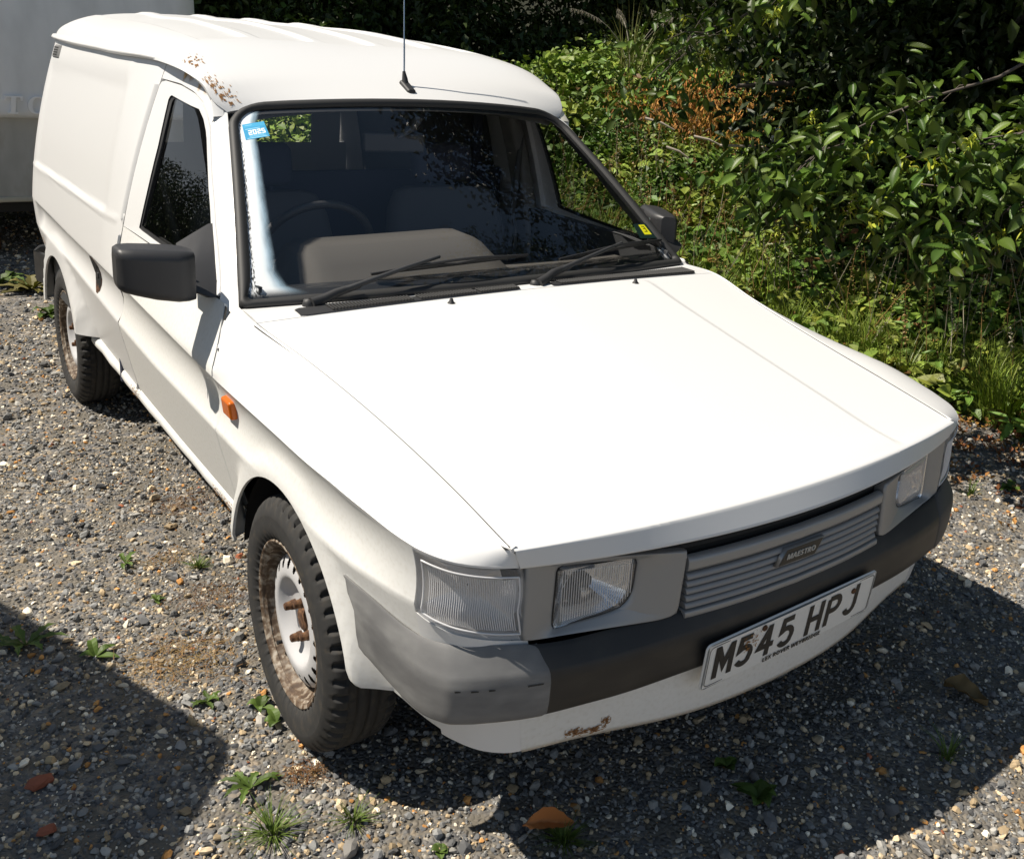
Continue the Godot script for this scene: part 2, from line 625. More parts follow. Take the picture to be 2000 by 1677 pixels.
func build_indicator(s: float) -> void:
	var lens := MB.new()
	var fl := 46
	lens.sheet(func(t: float, r: float) -> Vector3:
		var p := side(t, lerpf(lk(IND_LOW, t), s1(t) - .007, r), s)
		var o := outl(t)
		var d := (outl(t + .01) - outl(t - .01)).normalized()
		var bulge := .007 * clampf(minf(minf((t - .53) / .015, (.732 - t) / .015), minf(r / .1, (1 - r) / .1)), 0, 1)
		return p + Vector3(s * -d.y, 0, d.x) * -1.0 * bulge * (-1 if d.x < 0 else -1), lins(.531, .732, 40), lins(0, 1, 14), Vector3(s * .6, 0, 1))
	var box := MB.new()
	var loopp := func(k: float, deep: float) -> PackedVector3Array:
		var l := PackedVector3Array()
		for i in 61:
			var a := float(i) / 60 * 4
			var tt := lerpf(.534, .729, a) if a < 1 else (.729 if a < 2 else (lerpf(.729, .534, a - 2) if a < 3 else .534))
			var rr := 0.0 if a < 1 else (a - 1 if a < 2 else (1.0 if a < 3 else 4 - a))
			tt = lerpf(.635, tt, k)
			rr = lerpf(.5, rr, k)
			var p := side(tt, lerpf(lk(IND_LOW, tt), s1(tt) - .007, rr), s)
			l.append(p + Vector3(-s * .45, 0, -.9) * deep)
		return l
	var p := PackedVector3Array()
	for q in [[1.0, .002], [.93, .018], [.75, .04], [.5, .055], [.2, .06], [.02, .06]]: p.append_array(loopp.call(q[0], q[1]))
	box.grid(p, 61, 6, Vector3(s * .5, 0, 1))
	var lamp := put(lens, "indicator_lens", M.lens_white, van)
	put(box, "reflector", M.lamp_bowl, lamp)
	# moulded upright flutes behind the lens, and the clear rim
	var rib := MB.new()
	for i in 40:
		var t := lerpf(.560, .714, float(i) / 39)
		var pts := []
		for k in 7:
			var r := lerpf(.14, .86, k / 6.0)
			var o := side(t, lerpf(lk(IND_LOW, t), s1(t) - .007, r), s)
			pts.append(o + Vector3(-s * .3, 0, -.6).normalized() * -.0005)
		rib.tube(pts, .0011, 4, false)
	put(rib, "lens_flutes", M.lens_rib, lamp).set_meta("kind", "stuff")
	var rim := MB.new()
	var e := []
	for i in 81:
		var a := float(i) / 80 * 4
		var tt := lerpf(.547, .722, a) if a < 1 else (.722 if a < 2 else (lerpf(.722, .547, a - 2) if a < 3 else .547))
		var rr := .1 if a < 1 else (lerpf(.1, .9, a - 1) if a < 2 else (.9 if a < 3 else lerpf(.9, .1, a - 3)))
		e.append(side(tt, lerpf(lk(IND_LOW, tt), s1(tt) - .007, rr), s) + Vector3(s * .3, 0, .6) * .006)
	rim.tube(e, .002, 5, false)
	put(rim, "lens_rim", M.lens_rib, lamp)

func build_door(s: float) -> void:
	var belt := func(z: float) -> float: return lk([[-1.4, .938], [-1.1, .925], [-.8, .907], [-.5, .896]], z)
	var mb := MB.new()
	mb.sheet(func(u: float, r: float) -> Vector3:
		var tm := lerpf(-.42, -1.41, u)
		var y := row_y(tm, r, .378, belt.call(tm))
		var t := lerpf(door_front(y) - .0045, door_rear(y) + .004, u)
		return side(t, y, s), lins(0, 1, 34), rows(0, 3), Vector3(s, 0, 0), false, .022)
	var door := put(mb, "door", M.low_paint, van)
	mb = MB.new()
	for edge in 2:
		mb.sheet(func(u: float, v: float) -> Vector3:
			var y := lerpf(.36, .93 if edge == 1 else .89, v)
			var q := side((door_rear(y) if edge == 1 else door_front(y)) + lerpf(-.012, .012, u), y, s)
			return q - Vector3(s * .0035, 0, 0), [0, 1], lins(0, 1, 40), Vector3(s, 0, 0))
	put(mb, "door_gap_shade", M.dark, door).set_meta("kind", "stuff")  # dark strips added behind the shut lines to stand for gap shade
	# window frame: outer and inner (z, y) corners in pairs
	var ring := [[-1.385, .94, -1.25, .957], [-1.385, 1.06, -1.258, 1.06], [-1.385, 1.2, -1.275, 1.2], [-1.385, 1.372, -1.306, 1.335], [-1.378, 1.384, -1.303, 1.345], [-1.36, 1.388, -1.295, 1.349], [-1.27, 1.380, -1.25, 1.341], [-1.18, 1.362, -1.17, 1.328], [-1.11, 1.337, -1.118, 1.322], [-1.06, 1.308, -1.072, 1.297], [-1.02, 1.278, -1.033, 1.267], [-.945, 1.218, -.960, 1.207], [-.87, 1.158, -.886, 1.148], [-.80, 1.100, -.817, 1.09], [-.735, 1.044, -.753, 1.034], [-.655, .982, -.678, .973], [-.578, .925, -.62, .935], [-.555, .902, -.60, .928], [-.8, .912, -.8, .932], [-1.1, .93, -1.1, .945], [-1.3, .938, -1.22, .953], [-1.385, .94, -1.25, .957]]
	var p := PackedVector3Array()
	var w := 0
	for pass_ in 4:
		for i in ring.size() - 1:
			for k in 3:
				var f := k / 3.0
				var a: Array = ring[i]
				var b: Array = ring[i + 1]
				var o := Vector2(lerpf(a[0], b[0], f), lerpf(a[1], b[1], f))
				var n := Vector2(lerpf(a[2], b[2], f), lerpf(a[3], b[3], f))
				var q: Vector2 = [o, o, n, n][pass_]
				var x := side(q.x, q.y, s)
				x.x -= s * [.02, 0.0, .001, .02][pass_]
				p.append(x)
		p.append(p[pass_ * ((ring.size() - 1) * 3 + 1)])
	w = (ring.size() - 1) * 3 + 1
	mb = MB.new()
	mb.grid(p.slice(w, 3 * w), w, 2, Vector3(s, 0, 0))
	mb.grid(p.slice(0, 2 * w), w, 2, side(-1.05, 1.12, s), true)
	var fr := put(mb, "window_frame", M.paint, door)
	mb = MB.new()
	var seal := PackedVector3Array()
	var ctr := side(-1.03, 1.14, s)
	for k in 2:
		for i in w:
			var q := p[2 * w + i]
			q.x -= s * (.004 if k == 0 else .006)
			seal.append(q.lerp(Vector3(q.x + s * 0.0, ctr.y, ctr.z), 0.0 if k == 0 else .045))
	mb.grid(seal, w, 2, Vector3(s, 0, 0))
	mb.grid(p.slice(2 * w, 4 * w), w, 2, Vector3(s * .4, 1.14, -1.03), true)
	put(mb, "window_seal", M.black, door)
	# the pane
	mb = MB.new()
	var loop := PackedVector3Array()
	for i in w - 1:
		var q := p[2 * w + i]
		loop.append(q)
	var pa := loop[2]
	var pb := loop[15]
	var pc := loop[44]
	var pn := (pb - pa).cross(pc - pa).normalized()
	for i in loop.size():
		var q := loop[i]
		q.x = pa.x - (pn.y * (q.y - pa.y) + pn.z * (q.z - pa.z)) / pn.x - s * .010
		loop[i] = q
	mb.fan(loop, Vector3(s, 0, 0))
	put(mb, "window_pane", M.side_glass, door)
	# inner side: trim below the window, dark frame round it
	mb = MB.new()
	mb.sheet(func(u: float, v: float) -> Vector3:
		var q := side(lerpf(-.50, -1.40, u), lerpf(.36, .93, v), s)
		q.x = s * (lerpf(.70, .755, sst(0, .3, u)) - .02 * sst(.8, 1, v))
		return q, lins(0, 1, 8), lins(0, 1, 8), Vector3(-s, 0, 0), false, .01)
	mb.sheet(func(u: float, v: float) -> Vector3:
		var z := lerpf(-.60, -1.40, u)
		var q := side(z, .925, s)
		return Vector3(lerpf(s * lerpf(.69, .735, sst(0, .3, u)), q.x - s * .012, v), .926 + .004 * (1 - v), z), lins(0, 1, 8), lins(0, 1, 3), Vector3(0, 1, 0))
	put(mb, "door_trim", M.trim, door)

func build_quarter(s: float) -> void:
	var cols := [-3.11, -3.08, -3.05, -3.02, -2.99, -2.97, -2.95, -2.93, -2.91, -2.89, -2.88, -2.87, -2.86, -2.85, -2.846]
	cols.append_array(arch_columns(AX_R, .335))
	cols.append_array([-2.16, -2.12, -2.08, -2.04, -2.0, -1.95, -1.9, -1.85, -1.8, -1.75, -1.7, -1.66, -1.64, -1.62, -1.60, -1.58, -1.56, -1.54, -1.50, -1.48, -1.465, -1.455, -1.445, -1.43, -1.41, -1.40, -1.39, -1.385])
	for k in [-3.20, -3.17, -3.14]: cols.push_front(k)
	var mb := MB.new()
	mb.sheet(func(t0: float, r: float) -> Vector3:
		var lo := lk([[-3.2, .36], [-2.8, .36], [-2.16, .385], [-1.45, .372]], t0)
		var hi := gutter(outl(t0).y)
		var y := row_y(t0, r, lo, hi)
		y = maxf(y, minf(arch(t0, AX_R, .285, .335), hi))
		var t := t0
		if t0 > -1.6: t = minf(t0, door_rear(y) - .003)
		return side(t, y, s), cols, rows(0, 3), Vector3(s, 0, 0), false, .008)
	var q := put(mb, "body_side", M.paint, van)
	# above the door, under the drip rail
	mb = MB.new()
	mb.sheet(func(u: float, v: float) -> Vector3:
		var z := lerpf(-1.384, -1.02, u)
		var lo := lk([[-1.385, 1.394], [-1.27, 1.386], [-1.18, 1.368], [-1.11, 1.343], [-1.06, 1.314], [-1.02, 1.284]], z)
		return side(z, lerpf(lo, maxf(gutter(z), lo + .002), v), s), lins(0, 1, 24), lins(0, 1, 5), Vector3(s, 0, 0), false, .02)
	put(mb, "cant_rail", M.paint, q)
	# raised edge of the door pillar
	mb = MB.new()
	mb.sheet(func(u: float, v: float) -> Vector3:
		var y := lerpf(.96, 1.375, v)
		var x := side(door_rear(y) - .004 - .03 * u, y, s)
		x.x += s * .008 * sin(PI * u)
		return x, lins(0, 1, 6), lins(0, 1, 12), Vector3(s, 0, 0))
	put(mb, "pillar_trim", M.paint, q)
	if s < 0:   # the fuel filler without its flap: a dark, ragged, rusty hole on this side only
		var f := FastNoiseLite.new()
		f.seed = 4
		f.frequency = 1.4
		for part in 2:
			mb = MB.new()
			var loop := PackedVector3Array()
			for i in 40:
				var a := TAU * i / 40
				var k := (1.0 if part == 0 else .95) * (1 + .14 * f.get_noise_2d(cos(a) * 2, sin(a) * 2))
				var z := -1.765 + cos(a) * .046 * k - .012 * sin(a)
				var y := .706 + sin(a) * .064 * k + (.004 if part == 1 else 0.0)
				var p := side(z, y, s)
				p.x += s * (.0015 if part == 0 else .0028)
				loop.append(p)
			mb.fan(loop, Vector3(s, 0, 0))
			put(mb, "filler_rim" if part == 0 else "filler_hole", M.rust if part == 0 else M.dark, q)
		mb = MB.new()
		mb.rbox(Transform3D(Basis(), side(-1.75, .70, s) + Vector3(-.004, .006, 0)), Vector3(.012, .022, .028), .004)
		put(mb, "filler_latch", M.black, q)
		mb = MB.new()
		var at := func(z: float, y: float) -> Vector3: return side(z, y, s)
		mb.sheet(func(u: float, v: float) -> Vector3:
			return side(lerpf(-2.885, -2.725, u), lerpf(1.40, 1.452, v), s) + Vector3(-.006, 0, 0) * clampf(minf(minf(u, 1 - u), minf(v, 1 - v)) * 10, 0, 1), [0, .02, .1, .5, .9, .98, 1], [0, .02, .1, .5, .9, .98, 1], Vector3(-1, 0, 0))
		var vent := put(mb, "air_vent", M.bumper_grey, q)
		for i in 4:
			mb = MB.new()
			var y := 1.411 + i * .0095
			mb.quad(side(-2.86, y, s) + Vector3(-.0075, 0, 0), side(-2.755, y, s) + Vector3(-.0075, 0, 0), side(-2.755, y + .0045, s) + Vector3(-.0075, 0, 0), side(-2.86, y + .0045, s) + Vector3(-.0075, 0, 0), Vector3(-1, 0, 0))
			put(mb, "vent_slot", M.dark, vent)
	# sill under the door
	mb = MB.new()
	var pts := []
	for i in 25:
		var z := lerpf(-2.17, -.335, i / 24.0)
		var dent := .004 * sin(z * 23) + .003 * sin(z * 57)
		pts.append([z, dent])
	var p := PackedVector3Array()
	for k in 7:
		var a := lerpf(1.25, -1.6, k / 6.0)
		for e in pts:
			p.append(Vector3(s * (.757 + cos(a) * (.024 + e[1] * .5)), .348 + sin(a) * .026 + .006 * sst(-1.5, -2.1, e[0]), e[0]))
	mb.grid(p, 25, 7, Vector3(s, 0, 0))
	put(mb, "sill", M.low_paint, van)

func roof_pt(v: float, u: float) -> Vector3:   # v from the windscreen header to the rear, u across
	var g: Vector3 = kv([[0.0, Vector3(.588, 1.322, -1.022)], [.05, Vector3(.618, 1.350, -1.045)], [.11, Vector3(.632, 1.392, -1.09)], [.18, Vector3(.648, 1.418, -1.175)], [.28, Vector3(.672, 1.441, -1.32)], [.45, Vector3(.690, 1.4605, -1.85)], [.7, Vector3(.690, 1.470, -2.45)], [.96, Vector3(.682, 1.486, -2.99)], [1.0, Vector3(.672, 1.487, -3.06)]], v)
	var c: Vector3 = kv([[0.0, Vector3(0, 1.374, -.979)], [.05, Vector3(0, 1.404, -1.045)], [.11, Vector3(0, 1.442, -1.14)], [.18, Vector3(0, 1.487, -1.28)], [.28, Vector3(0, 1.532, -1.50)], [.45, Vector3(0, 1.580, -2.0)], [.7, Vector3(0, 1.598, -2.55)], [.94, Vector3(0, 1.600, -3.0)], [.975, Vector3(0, 1.585, -3.07)], [1.0, Vector3(0, 1.545, -3.105)]], v)
	var a := absf(u)
	var pe := lerpf(2.0, 3.6, sst(0, .4, v))
	var qe := lerpf(.9, .5, sst(0, .3, v))
	var h := pow(maxf(0, 1 - pow(a, pe)), qe)
	var p := Vector3(g.x * u, lerpf(g.y, c.y, h), lerpf(c.z, g.z, a * a))
	# pressed panels between raised ribs
	var x := absf(p.x)
	var m := sst(-1.47, -1.53, p.z) * sst(-2.95, -2.9, p.z)
	var rib := 1.0
	for k in [0.115, .345, .56]: rib = minf(rib, sst(.018, .026, absf(x - k)))
	if x > .575: rib = 0.0
	p.y -= .009 * m * rib
	return p

func build_roof() -> void:
	var vs := [0, .008, .02, .035, .05, .065, .08, .095, .11, .13, .15, .17, .19, .21, .225, .235, .245, .253, .258, .263, .268, .273, .278, .283, .288, .295, .31, .33, .36, .4, .44, .48, .52, .56, .6, .65, .7, .75, .8, .85, .88, .9, .91, .92, .93, .94, .95, .96, .97, .98, .985, .99, 1]
	var us := []
	for k in 61:
		var a := lerpf(-1, 1, k / 60.0)
		us.append(signf(a) * (1 - pow(1 - absf(a), 1.7)) if false else sin(a * PI / 2) * .5 + a * .5)
	for e in [.13, .14, .15, .16, .18, .19, .2, .21, .46, .47, .48, .51, .52, .53, .54, .78, .79, .8, .83, .84, .85, .995, .98, .96]:
		us.append(e)
		us.append(-e)
	us.sort()
	var mb := MB.new()
	mb.sheet(func(u: float, v: float) -> Vector3: return roof_pt(v, clampf(u, -1, 1)), us, vs, Vector3(0, 1, 0), false, .015)
	var roof := put(mb, "roof", M.paint, van)
	for s in [-1.0, 1.0]:   # drip rails
		mb = MB.new()
		var a := []
		for i in 50:
			var z := lerpf(-3.12, -1.015, i / 49.0)
			a.append(side(maxf(z, -3.06) if z < -3.06 else z, gutter(z), s) + Vector3(s * .012 * sst(-1.0, -1.12, z), -.001, minf(0, z + 3.06)))
		var p := PackedVector3Array()
		for k in 5:
			for i in a.size():
				var q: Vector3 = a[i]
				var f := .05 + .95 * sst(0, 7, a.size() - 1 - i)
				p.append(q + [Vector3(-s * .03, -.012, 0), Vector3(s * .002 * f, -.006, 0), Vector3(s * .010 * f, .002, 0), Vector3(s * .004 * f, .010, 0), Vector3(-s * .03, .012, 0)][k])
		mb.grid(p, a.size(), 5, Vector3(s, .2, 0))
		put(mb, "drip_rail", M.paint if s < 0 else M.cream, roof)
		# pillar beside the windscreen
		mb = MB.new()
		mb.sheet(func(u: float, v: float) -> Vector3:
			var i := wsurf(s * 1.006, lerpf(-.035, .99, v), .0)
			var y := lerpf(.885, 1.318, v)
			var z := lk([[.885, -.53], [.931, -.575], [1.047, -.732], [1.162, -.868], [1.285, -1.018], [1.318, -1.055]], y)
			var o := side(z, y, s)
			return i.lerp(o, u) + Vector3(s * .5, .3, .6) * .006 * 4 * u * (1 - u), lins(0, 1, 8), lins(0, 1, 22), Vector3(s * .5, .3, .6), false, .015)
		var pil := put(mb, "windscreen_pillar", M.paint, van)
		mb = MB.new()
		mb.sheet(func(u: float, v: float) -> Vector3:
			var i := wsurf(s * .965, lerpf(-.02, .99, v), -.012)
			var y := lerpf(.88, 1.318, v)
			var z := lk([[.885, -.54], [.931, -.59], [1.047, -.75], [1.162, -.88], [1.285, -1.03], [1.318, -1.07]], y)
			var o := side(z - .03, y, s) - Vector3(s * .03, 0, 0)
			return i.lerp(o, u) - Vector3(s * .5, 0, .5) * .02 * 4 * u * (1 - u), lins(0, 1, 8), lins(0, 1, 14), Vector3(-s, 0, -.5))
		put(mb, "pillar_lining", M.lining, pil)
	# headlining
	mb = MB.new()
	mb.sheet(func(u: float, v: float) -> Vector3:
		var p := roof_pt(v, u)
		return Vector3(p.x * .97, p.y - .035, p.z - .012), lins(-.97, .97, 24), lins(.0, .97, 24), Vector3(0, -1, 0))
	put(mb, "headlining", M.grey_trim, van)

func build_bonnet() -> void:
	var us := lins(-1, 1, 60)
	for e in [.54, .55, .56, .57, .59, .61, .985, .995]:
		us.append(e)
		us.append(-e)
	us.sort()
	var f := func(u: float, v: float) -> Vector3:
		var s := -1.0 if u < 0 else 1.0
		var a := absf(u)
		var q := 1 - u * u
		var r := minf(v, 1.0)
		var g: Vector3 = kv(GAP, lerpf(-.333, .735, r))
		var fz := lerpf(g.z, lerpf(-.322, .712, r), q)
		var p := Vector3((g.x - .0025) * u, g.y + .016 * q * lerpf(1, .35, r * r), fz)
		p.y += .0045 * (sst(.60, .575, a) - .5) * sst(0, .06, r) * sst(1.0, .94, r) * 1.4
		p.y += .006 * sin(PI * r) * (1 - a)
		if v > 1:
			var lip := p + Vector3(-u * .012, lerpf(-.038, -.046, q), lerpf(.006, .026, q))
			if v <= 1.1: p += Vector3(0, -.003, .006) * ((v - 1) / .1)
			elif v <= 1.9: p = (p + Vector3(0, -.003, .006)).lerp(lip, (v - 1.1) / .8)
			elif v <= 2.0: p = lip + Vector3(0, -.003, -.003) * ((v - 1.9) / .1)
			else: p = lip + Vector3(0, -.003, -.003) + Vector3(0, .004, -.03) * (v - 2)
		return p
	var mb := MB.new()
	mb.sheet(f, us, [0, .01, .03, .05, .1, .16, .22, .28, .34, .4, .46, .52, .58, .64, .7, .76, .82, .87, .91, .94, .96, .975, .985, .993, 1.0, 1.03, 1.06, 1.1, 1.2, 1.4, 1.6, 1.8, 1.9, 1.95, 2.0, 2.1, 3.0], Vector3(0, 1, .15), false, .015)
	var b := put(mb, "bonnet", M.paint, van)
	mb = MB.new()
	for s in [-1.0, 1.0]:
		mb.sheet(func(u: float, t: float) -> Vector3:
			var g := gap(t)
			return Vector3(s * (g.x + lerpf(-.010, .010, u)), g.y - .0035, g.z), [0, 1], lins(-.33, .72, 40), Vector3(0, 1, 0))
	put(mb, "bonnet_gap_shade", M.dark, b).set_meta("kind", "stuff")  # black strips added under both bonnet gaps for their shade
	for x in [[-.257, -.285], [.375, -.288]]:   # washer jets
		mb = MB.new()
		var y: float = f.call(x[0] / .74, .045).y
		mb.lathe(Transform3D(Basis(Vector3(0, 1, 0), Vector3(1, 0, 0), Vector3(0, 0, 1)), Vector3(x[0], y - .002, x[1])), [Vector2(.011, 0), Vector2(.0105, .003), Vector2(.006, .008), Vector2(.004, .015), Vector2(0, .016)], 10)
		put(mb, "washer_jet", M.black, b)
	# scuttle between the windscreen and the bonnet, with its two grilles
	mb = MB.new()
	var sc := func(u: float, v: float) -> Vector3:
		var a: Vector3 = wsurf(u, 0.0) + Vector3(0, -.004, .004)
		var b2: Vector3 = f.call(u, 0.0) + Vector3(0, 0, -.004)
		return a.lerp(b2, v) + Vector3(0, .003 * sin(PI * v), 0)
	mb.sheet(sc, lins(-1, 1, 40), lins(0, 1, 6), Vector3(0, 1, 0), false, .012)
	var scuttle := put(mb, "scuttle_panel", M.paint, van)
	for w in [[-.86, -.015], [.135, .90]]:
		mb = MB.new()
		mb.sheet(func(u: float, v: float) -> Vector3:
			var e := clampf(minf(u, 1 - u) * 40, 0, 1)
			var p: Vector3 = sc.call(lerpf(w[0], w[1], u), lerpf(.44 + .10 * (1 - e), .99 - .04 * (1 - e), v))
			return p + Vector3(0, .0025 + .002 * clampf(minf(v, 1 - v) * 6, 0, 1), 0), lins(0, 1, 40), [0, .05, .2, .5, .8, .95, 1], Vector3(0, 1, 0))
		var gr := put(mb, "scuttle_grille", M.black, scuttle)
		mb = MB.new()
		var count := 64 if w[0] < 0 else 58
		for i in count:
			var u := lerpf(.13 if w[0] < 0 else .05, .985, float(i) / (count - 1))
			if w[0] < 0 and i in [26, 27, 48]: continue
			var pa: Vector3 = sc.call(lerpf(w[0], w[1], u), .49) + Vector3(0, .007, 0)
			var pb: Vector3 = sc.call(lerpf(w[0], w[1], u + .006), .95) + Vector3(0, .007, 0)
			mb.tube([pa, pb], .0026, 4)
		put(mb, "grille_ribs", M.rubber, gr).set_meta("kind", "stuff")

func build_windscreen() -> void:
	var mb := MB.new()
	mb.sheet(func(u: float, v: float) -> Vector3: return wsurf(u, v, -.003), lins(-.985, .985, 30), lins(.015, .985, 16), Vector3(0, .6, .8))
	var ws := put(mb, "windscreen", M.glass, van)
	# rubber seal round it
	var loop := []   # (u, v) of a rounded outline, with inward direction
	for k in [0, 1, 2, 3]:
		var l := []
		for q in 4:
			var rad: float = .02 if q == 1 or q == 2 else .10
			# corners: 0 top left(+u), 1 bottom +u, 2 bottom -u, 3 top -u
			var cu := 1.0 if q < 2 else -1.0
			var cv := 1.0 if q == 0 or q == 3 else 0.0
			var ru := rad / (.6 if cv > .5 else .75)
			var rv := rad / .74
			for i in 9:
				var a := float(i) / 8 * PI / 2
				var e := Vector2.ZERO
				match q:
					0: e = Vector2(1 - ru + ru * sin(a), 1 - rv + rv * cos(a))
					1: e = Vector2(1 - ru + ru * cos(a), rv - rv * sin(a))
					2: e = Vector2(-1 + ru - ru * sin(a), rv - rv * cos(a))
					3: e = Vector2(-1 + ru - ru * cos(a), 1 - rv + rv * sin(a))
				l.append(e)
			# straight run to the next corner
			var nxt := [Vector2(1, .5), Vector2(0, 0), Vector2(-1, .5), Vector2(0, 1)][q] as Vector2
			var from: Vector2 = l[-1]
			var to := [Vector2(1, .027), Vector2(-.97, 0), Vector2(-1, .865), Vector2(.833, 1)][q] as Vector2
			for i in range(1, 12): l.append(from.lerp(to, i / 12.0))
		l.append(l[0])
		loop = l
	var ring := func(inset: float, lift: float) -> PackedVector3Array:
		var r := PackedVector3Array()
		for e: Vector2 in loop:
			var d := Vector2(clampf(e.x, -.9, .9), clampf(e.y, .13, .87)) - e
			d = Vector2(d.x * .66, d.y * .74)
			d = d.normalized()
			r.append(wsurf(e.x + d.x * inset / .66, e.y + d.y * inset / .74, lift))
		return r
	for q in [["windscreen_seal", M.rubber, [[-.006, -.006], [-.004, .006], [.004, .011], [.013, .010], [.022, .004], [.026, -.004]]], ["screen_border", M.frit, [[.018, -.0055], [.030, -.0055], [.044, -.0055]]]]:
		mb = MB.new()
		var p := PackedVector3Array()
		for e in q[2]: p.append_array(ring.call(e[0], e[1]))
		mb.grid(p, loop.size(), q[2].size(), Vector3(0, .6, .8))
		put(mb, q[0], q[1], ws)
	# bottom band of the glass, dark and speckled
	mb = MB.new()
	mb.sheet(func(u: float, v: float) -> Vector3: return wsurf(u, lerpf(.03, .085, v), -.006), lins(-.96, .96, 30), lins(0, 1, 3), Vector3(0, .6, .8))
	put(mb, "screen_band", M.frit_fade, ws)
	# milky edge where the glass layers have come apart
	mb = MB.new()
	mb.sheet(func(u: float, v: float) -> Vector3:
		var w := lk([[0, .24], [.05, .14], [.12, .105], [.3, .098], [.8, .092], [.92, .10], [1, .13]], v)
		return wsurf(lerpf(-.975, -.975 + w, u), lerpf(.03, .965, v), -.0015), lins(0, 1, 12), lins(0, 1, 40), Vector3(0, .6, .8))
	put(mb, "clouded_glass_edge", M.cloudy, ws, "milky delaminated strip of glass along the driver side of the windscreen")
	mb = MB.new()
	mb.sheet(func(u: float, v: float) -> Vector3: return wsurf(lerpf(.90, .965, u), lerpf(.03, .11, v), -.0015), lins(0, 1, 4), lins(0, 1, 4), Vector3(0, .6, .8))
	put(mb, "clouded_glass_edge", M.cloudy_small, ws)
	# stickers inside the glass
	for st in [[[-.947, .88, -.847, .894, -.831, .807, -.938, .791], M.sticker_blue, "blue permit sticker printed 2025"], [[.864, .246, .962, .246, .970, .156, .842, .163], M.sticker_dark, "dark sticker with a yellow panel"]]:
		mb = MB.new()
		var e: Array = st[0]
		mb.sheet(func(u: float, v: float) -> Vector3:
			var top := Vector2(e[0], e[1]).lerp(Vector2(e[2], e[3]), u)
			var bot := Vector2(e[6], e[7]).lerp(Vector2(e[4], e[5]), u)
			var q := bot.lerp(top, v)
			return wsurf(q.x, q.y, -.001), lins(0, 1, 4), lins(0, 1, 4), Vector3(0, .6, .8))
		put(mb, "windscreen_sticker", st[1], ws, st[2])
	# wipers
	for k in 2:
		var a: Array = [[Vector2(-.789, -.03), Vector2(-.70, .012), Vector2(-.285, .134), Vector2(-.552, .095), Vector2(.127, .123)], [Vector2(.083, -.035), Vector2(.185, .016), Vector2(.647, .128), Vector2(.274, .090), Vector2(.965, .138)]][k]
		var pt := func(e: Vector2, h: float) -> Vector3: return wsurf(e.x, e.y, h)
		mb = MB.new()
		mb.lathe(Transform3D(Basis(Vector3(0, 1, 0), Vector3(1, 0, 0), Vector3(0, 0, 1)), pt.call(a[0], 0) + Vector3(0, -.012, .012)), [Vector2(.018, 0), Vector2(.018, .03), Vector2(.014, .042), Vector2(0, .044)], 16)
		mb.tube([pt.call(a[0], .02) + Vector3(0, .010, .008), pt.call(a[0].lerp(a[1], .5), .028), pt.call(a[1], .030), pt.call(a[1].lerp(a[2], .2), .030)], [.015, .014, .012, .009], 8)
		var arm := put(mb, "wiper_arm", M.black, van)
		mb = MB.new()
		var l := []
		for i in 9: l.append(pt.call(a[1].lerp(a[2], i / 8.0), .030 + .012 * sin(PI * i / 8.0)))
		mb.tube(l, [.008, .0075, .007, .0065, .006, .006, .0055, .005, .005], 6)
		put(mb, "arm_rod", M.trim_dark, arm)
		mb = MB.new()
		l = []
		for i in 13: l.append(pt.call(a[3].lerp(a[4], i / 12.0), .007))
		mb.tube(l, .0045, 5)
		put(mb, "wiper_blade", M.rubber, arm)
		mb = MB.new()
		for z in [[.0, .52], [.48, 1.0]]:
			l = []
			for i in 7: l.append(pt.call(a[3].lerp(a[4], lerpf(z[0], z[1], i / 6.0)), .009 + .014 * sin(PI * i / 6.0)))
			mb.tube(l, .0035, 5)
		l = []
		for i in 9: l.append(pt.call(a[3].lerp(a[4], lerpf(.2, .8, i / 8.0)), .022 + .016 * sin(PI * i / 8.0)))
		mb.tube(l, .0045, 5)
		put(mb, "blade_bridge", M.black, arm)

func t_mid() -> float:
	return ol0 + (ol.size() - 2) * OLS

func zf(x: float) -> float:   # the front of the van in plan, below the bonnet lip
	return kv([[0, .725], [.16, .719], [.32, .7005], [.45, .674], [.55, .653], [.63, .638], [.69, .62]], absf(x))

func resample(pts: Array, k: int) -> Array:   # corners of a closed loop (Vector2 and a rounding each) into k points
	var l := []
	var m := pts.size()
	for i in m:
		var p := Vector2(pts[i][0], pts[i][1])
		var a := Vector2(pts[(i + m - 1) % m][0], pts[(i + m - 1) % m][1])
		var b := Vector2(pts[(i + 1) % m][0], pts[(i + 1) % m][1])
		var r: float = pts[i][2]
		var e := p + (a - p).normalized() * r
		var f := p + (b - p).normalized() * r
		for q in 7:
			var t := q / 6.0
			l.append(e.lerp(p, t).lerp(p.lerp(f, t), t))
	var len_ := [0.0]
	for i in range(1, l.size() + 1): len_.append(len_[-1] + (l[i % l.size()] as Vector2).distance_to(l[i - 1]))
	var out := []
	for q in k:
		var d: float = len_[-1] * q / k
		var i := 0
		while len_[i + 1] < d: i += 1
		out.append((l[i] as Vector2).lerp(l[(i + 1) % l.size()], (d - len_[i]) / maxf(len_[i + 1] - len_[i], 1e-9)))
	return out

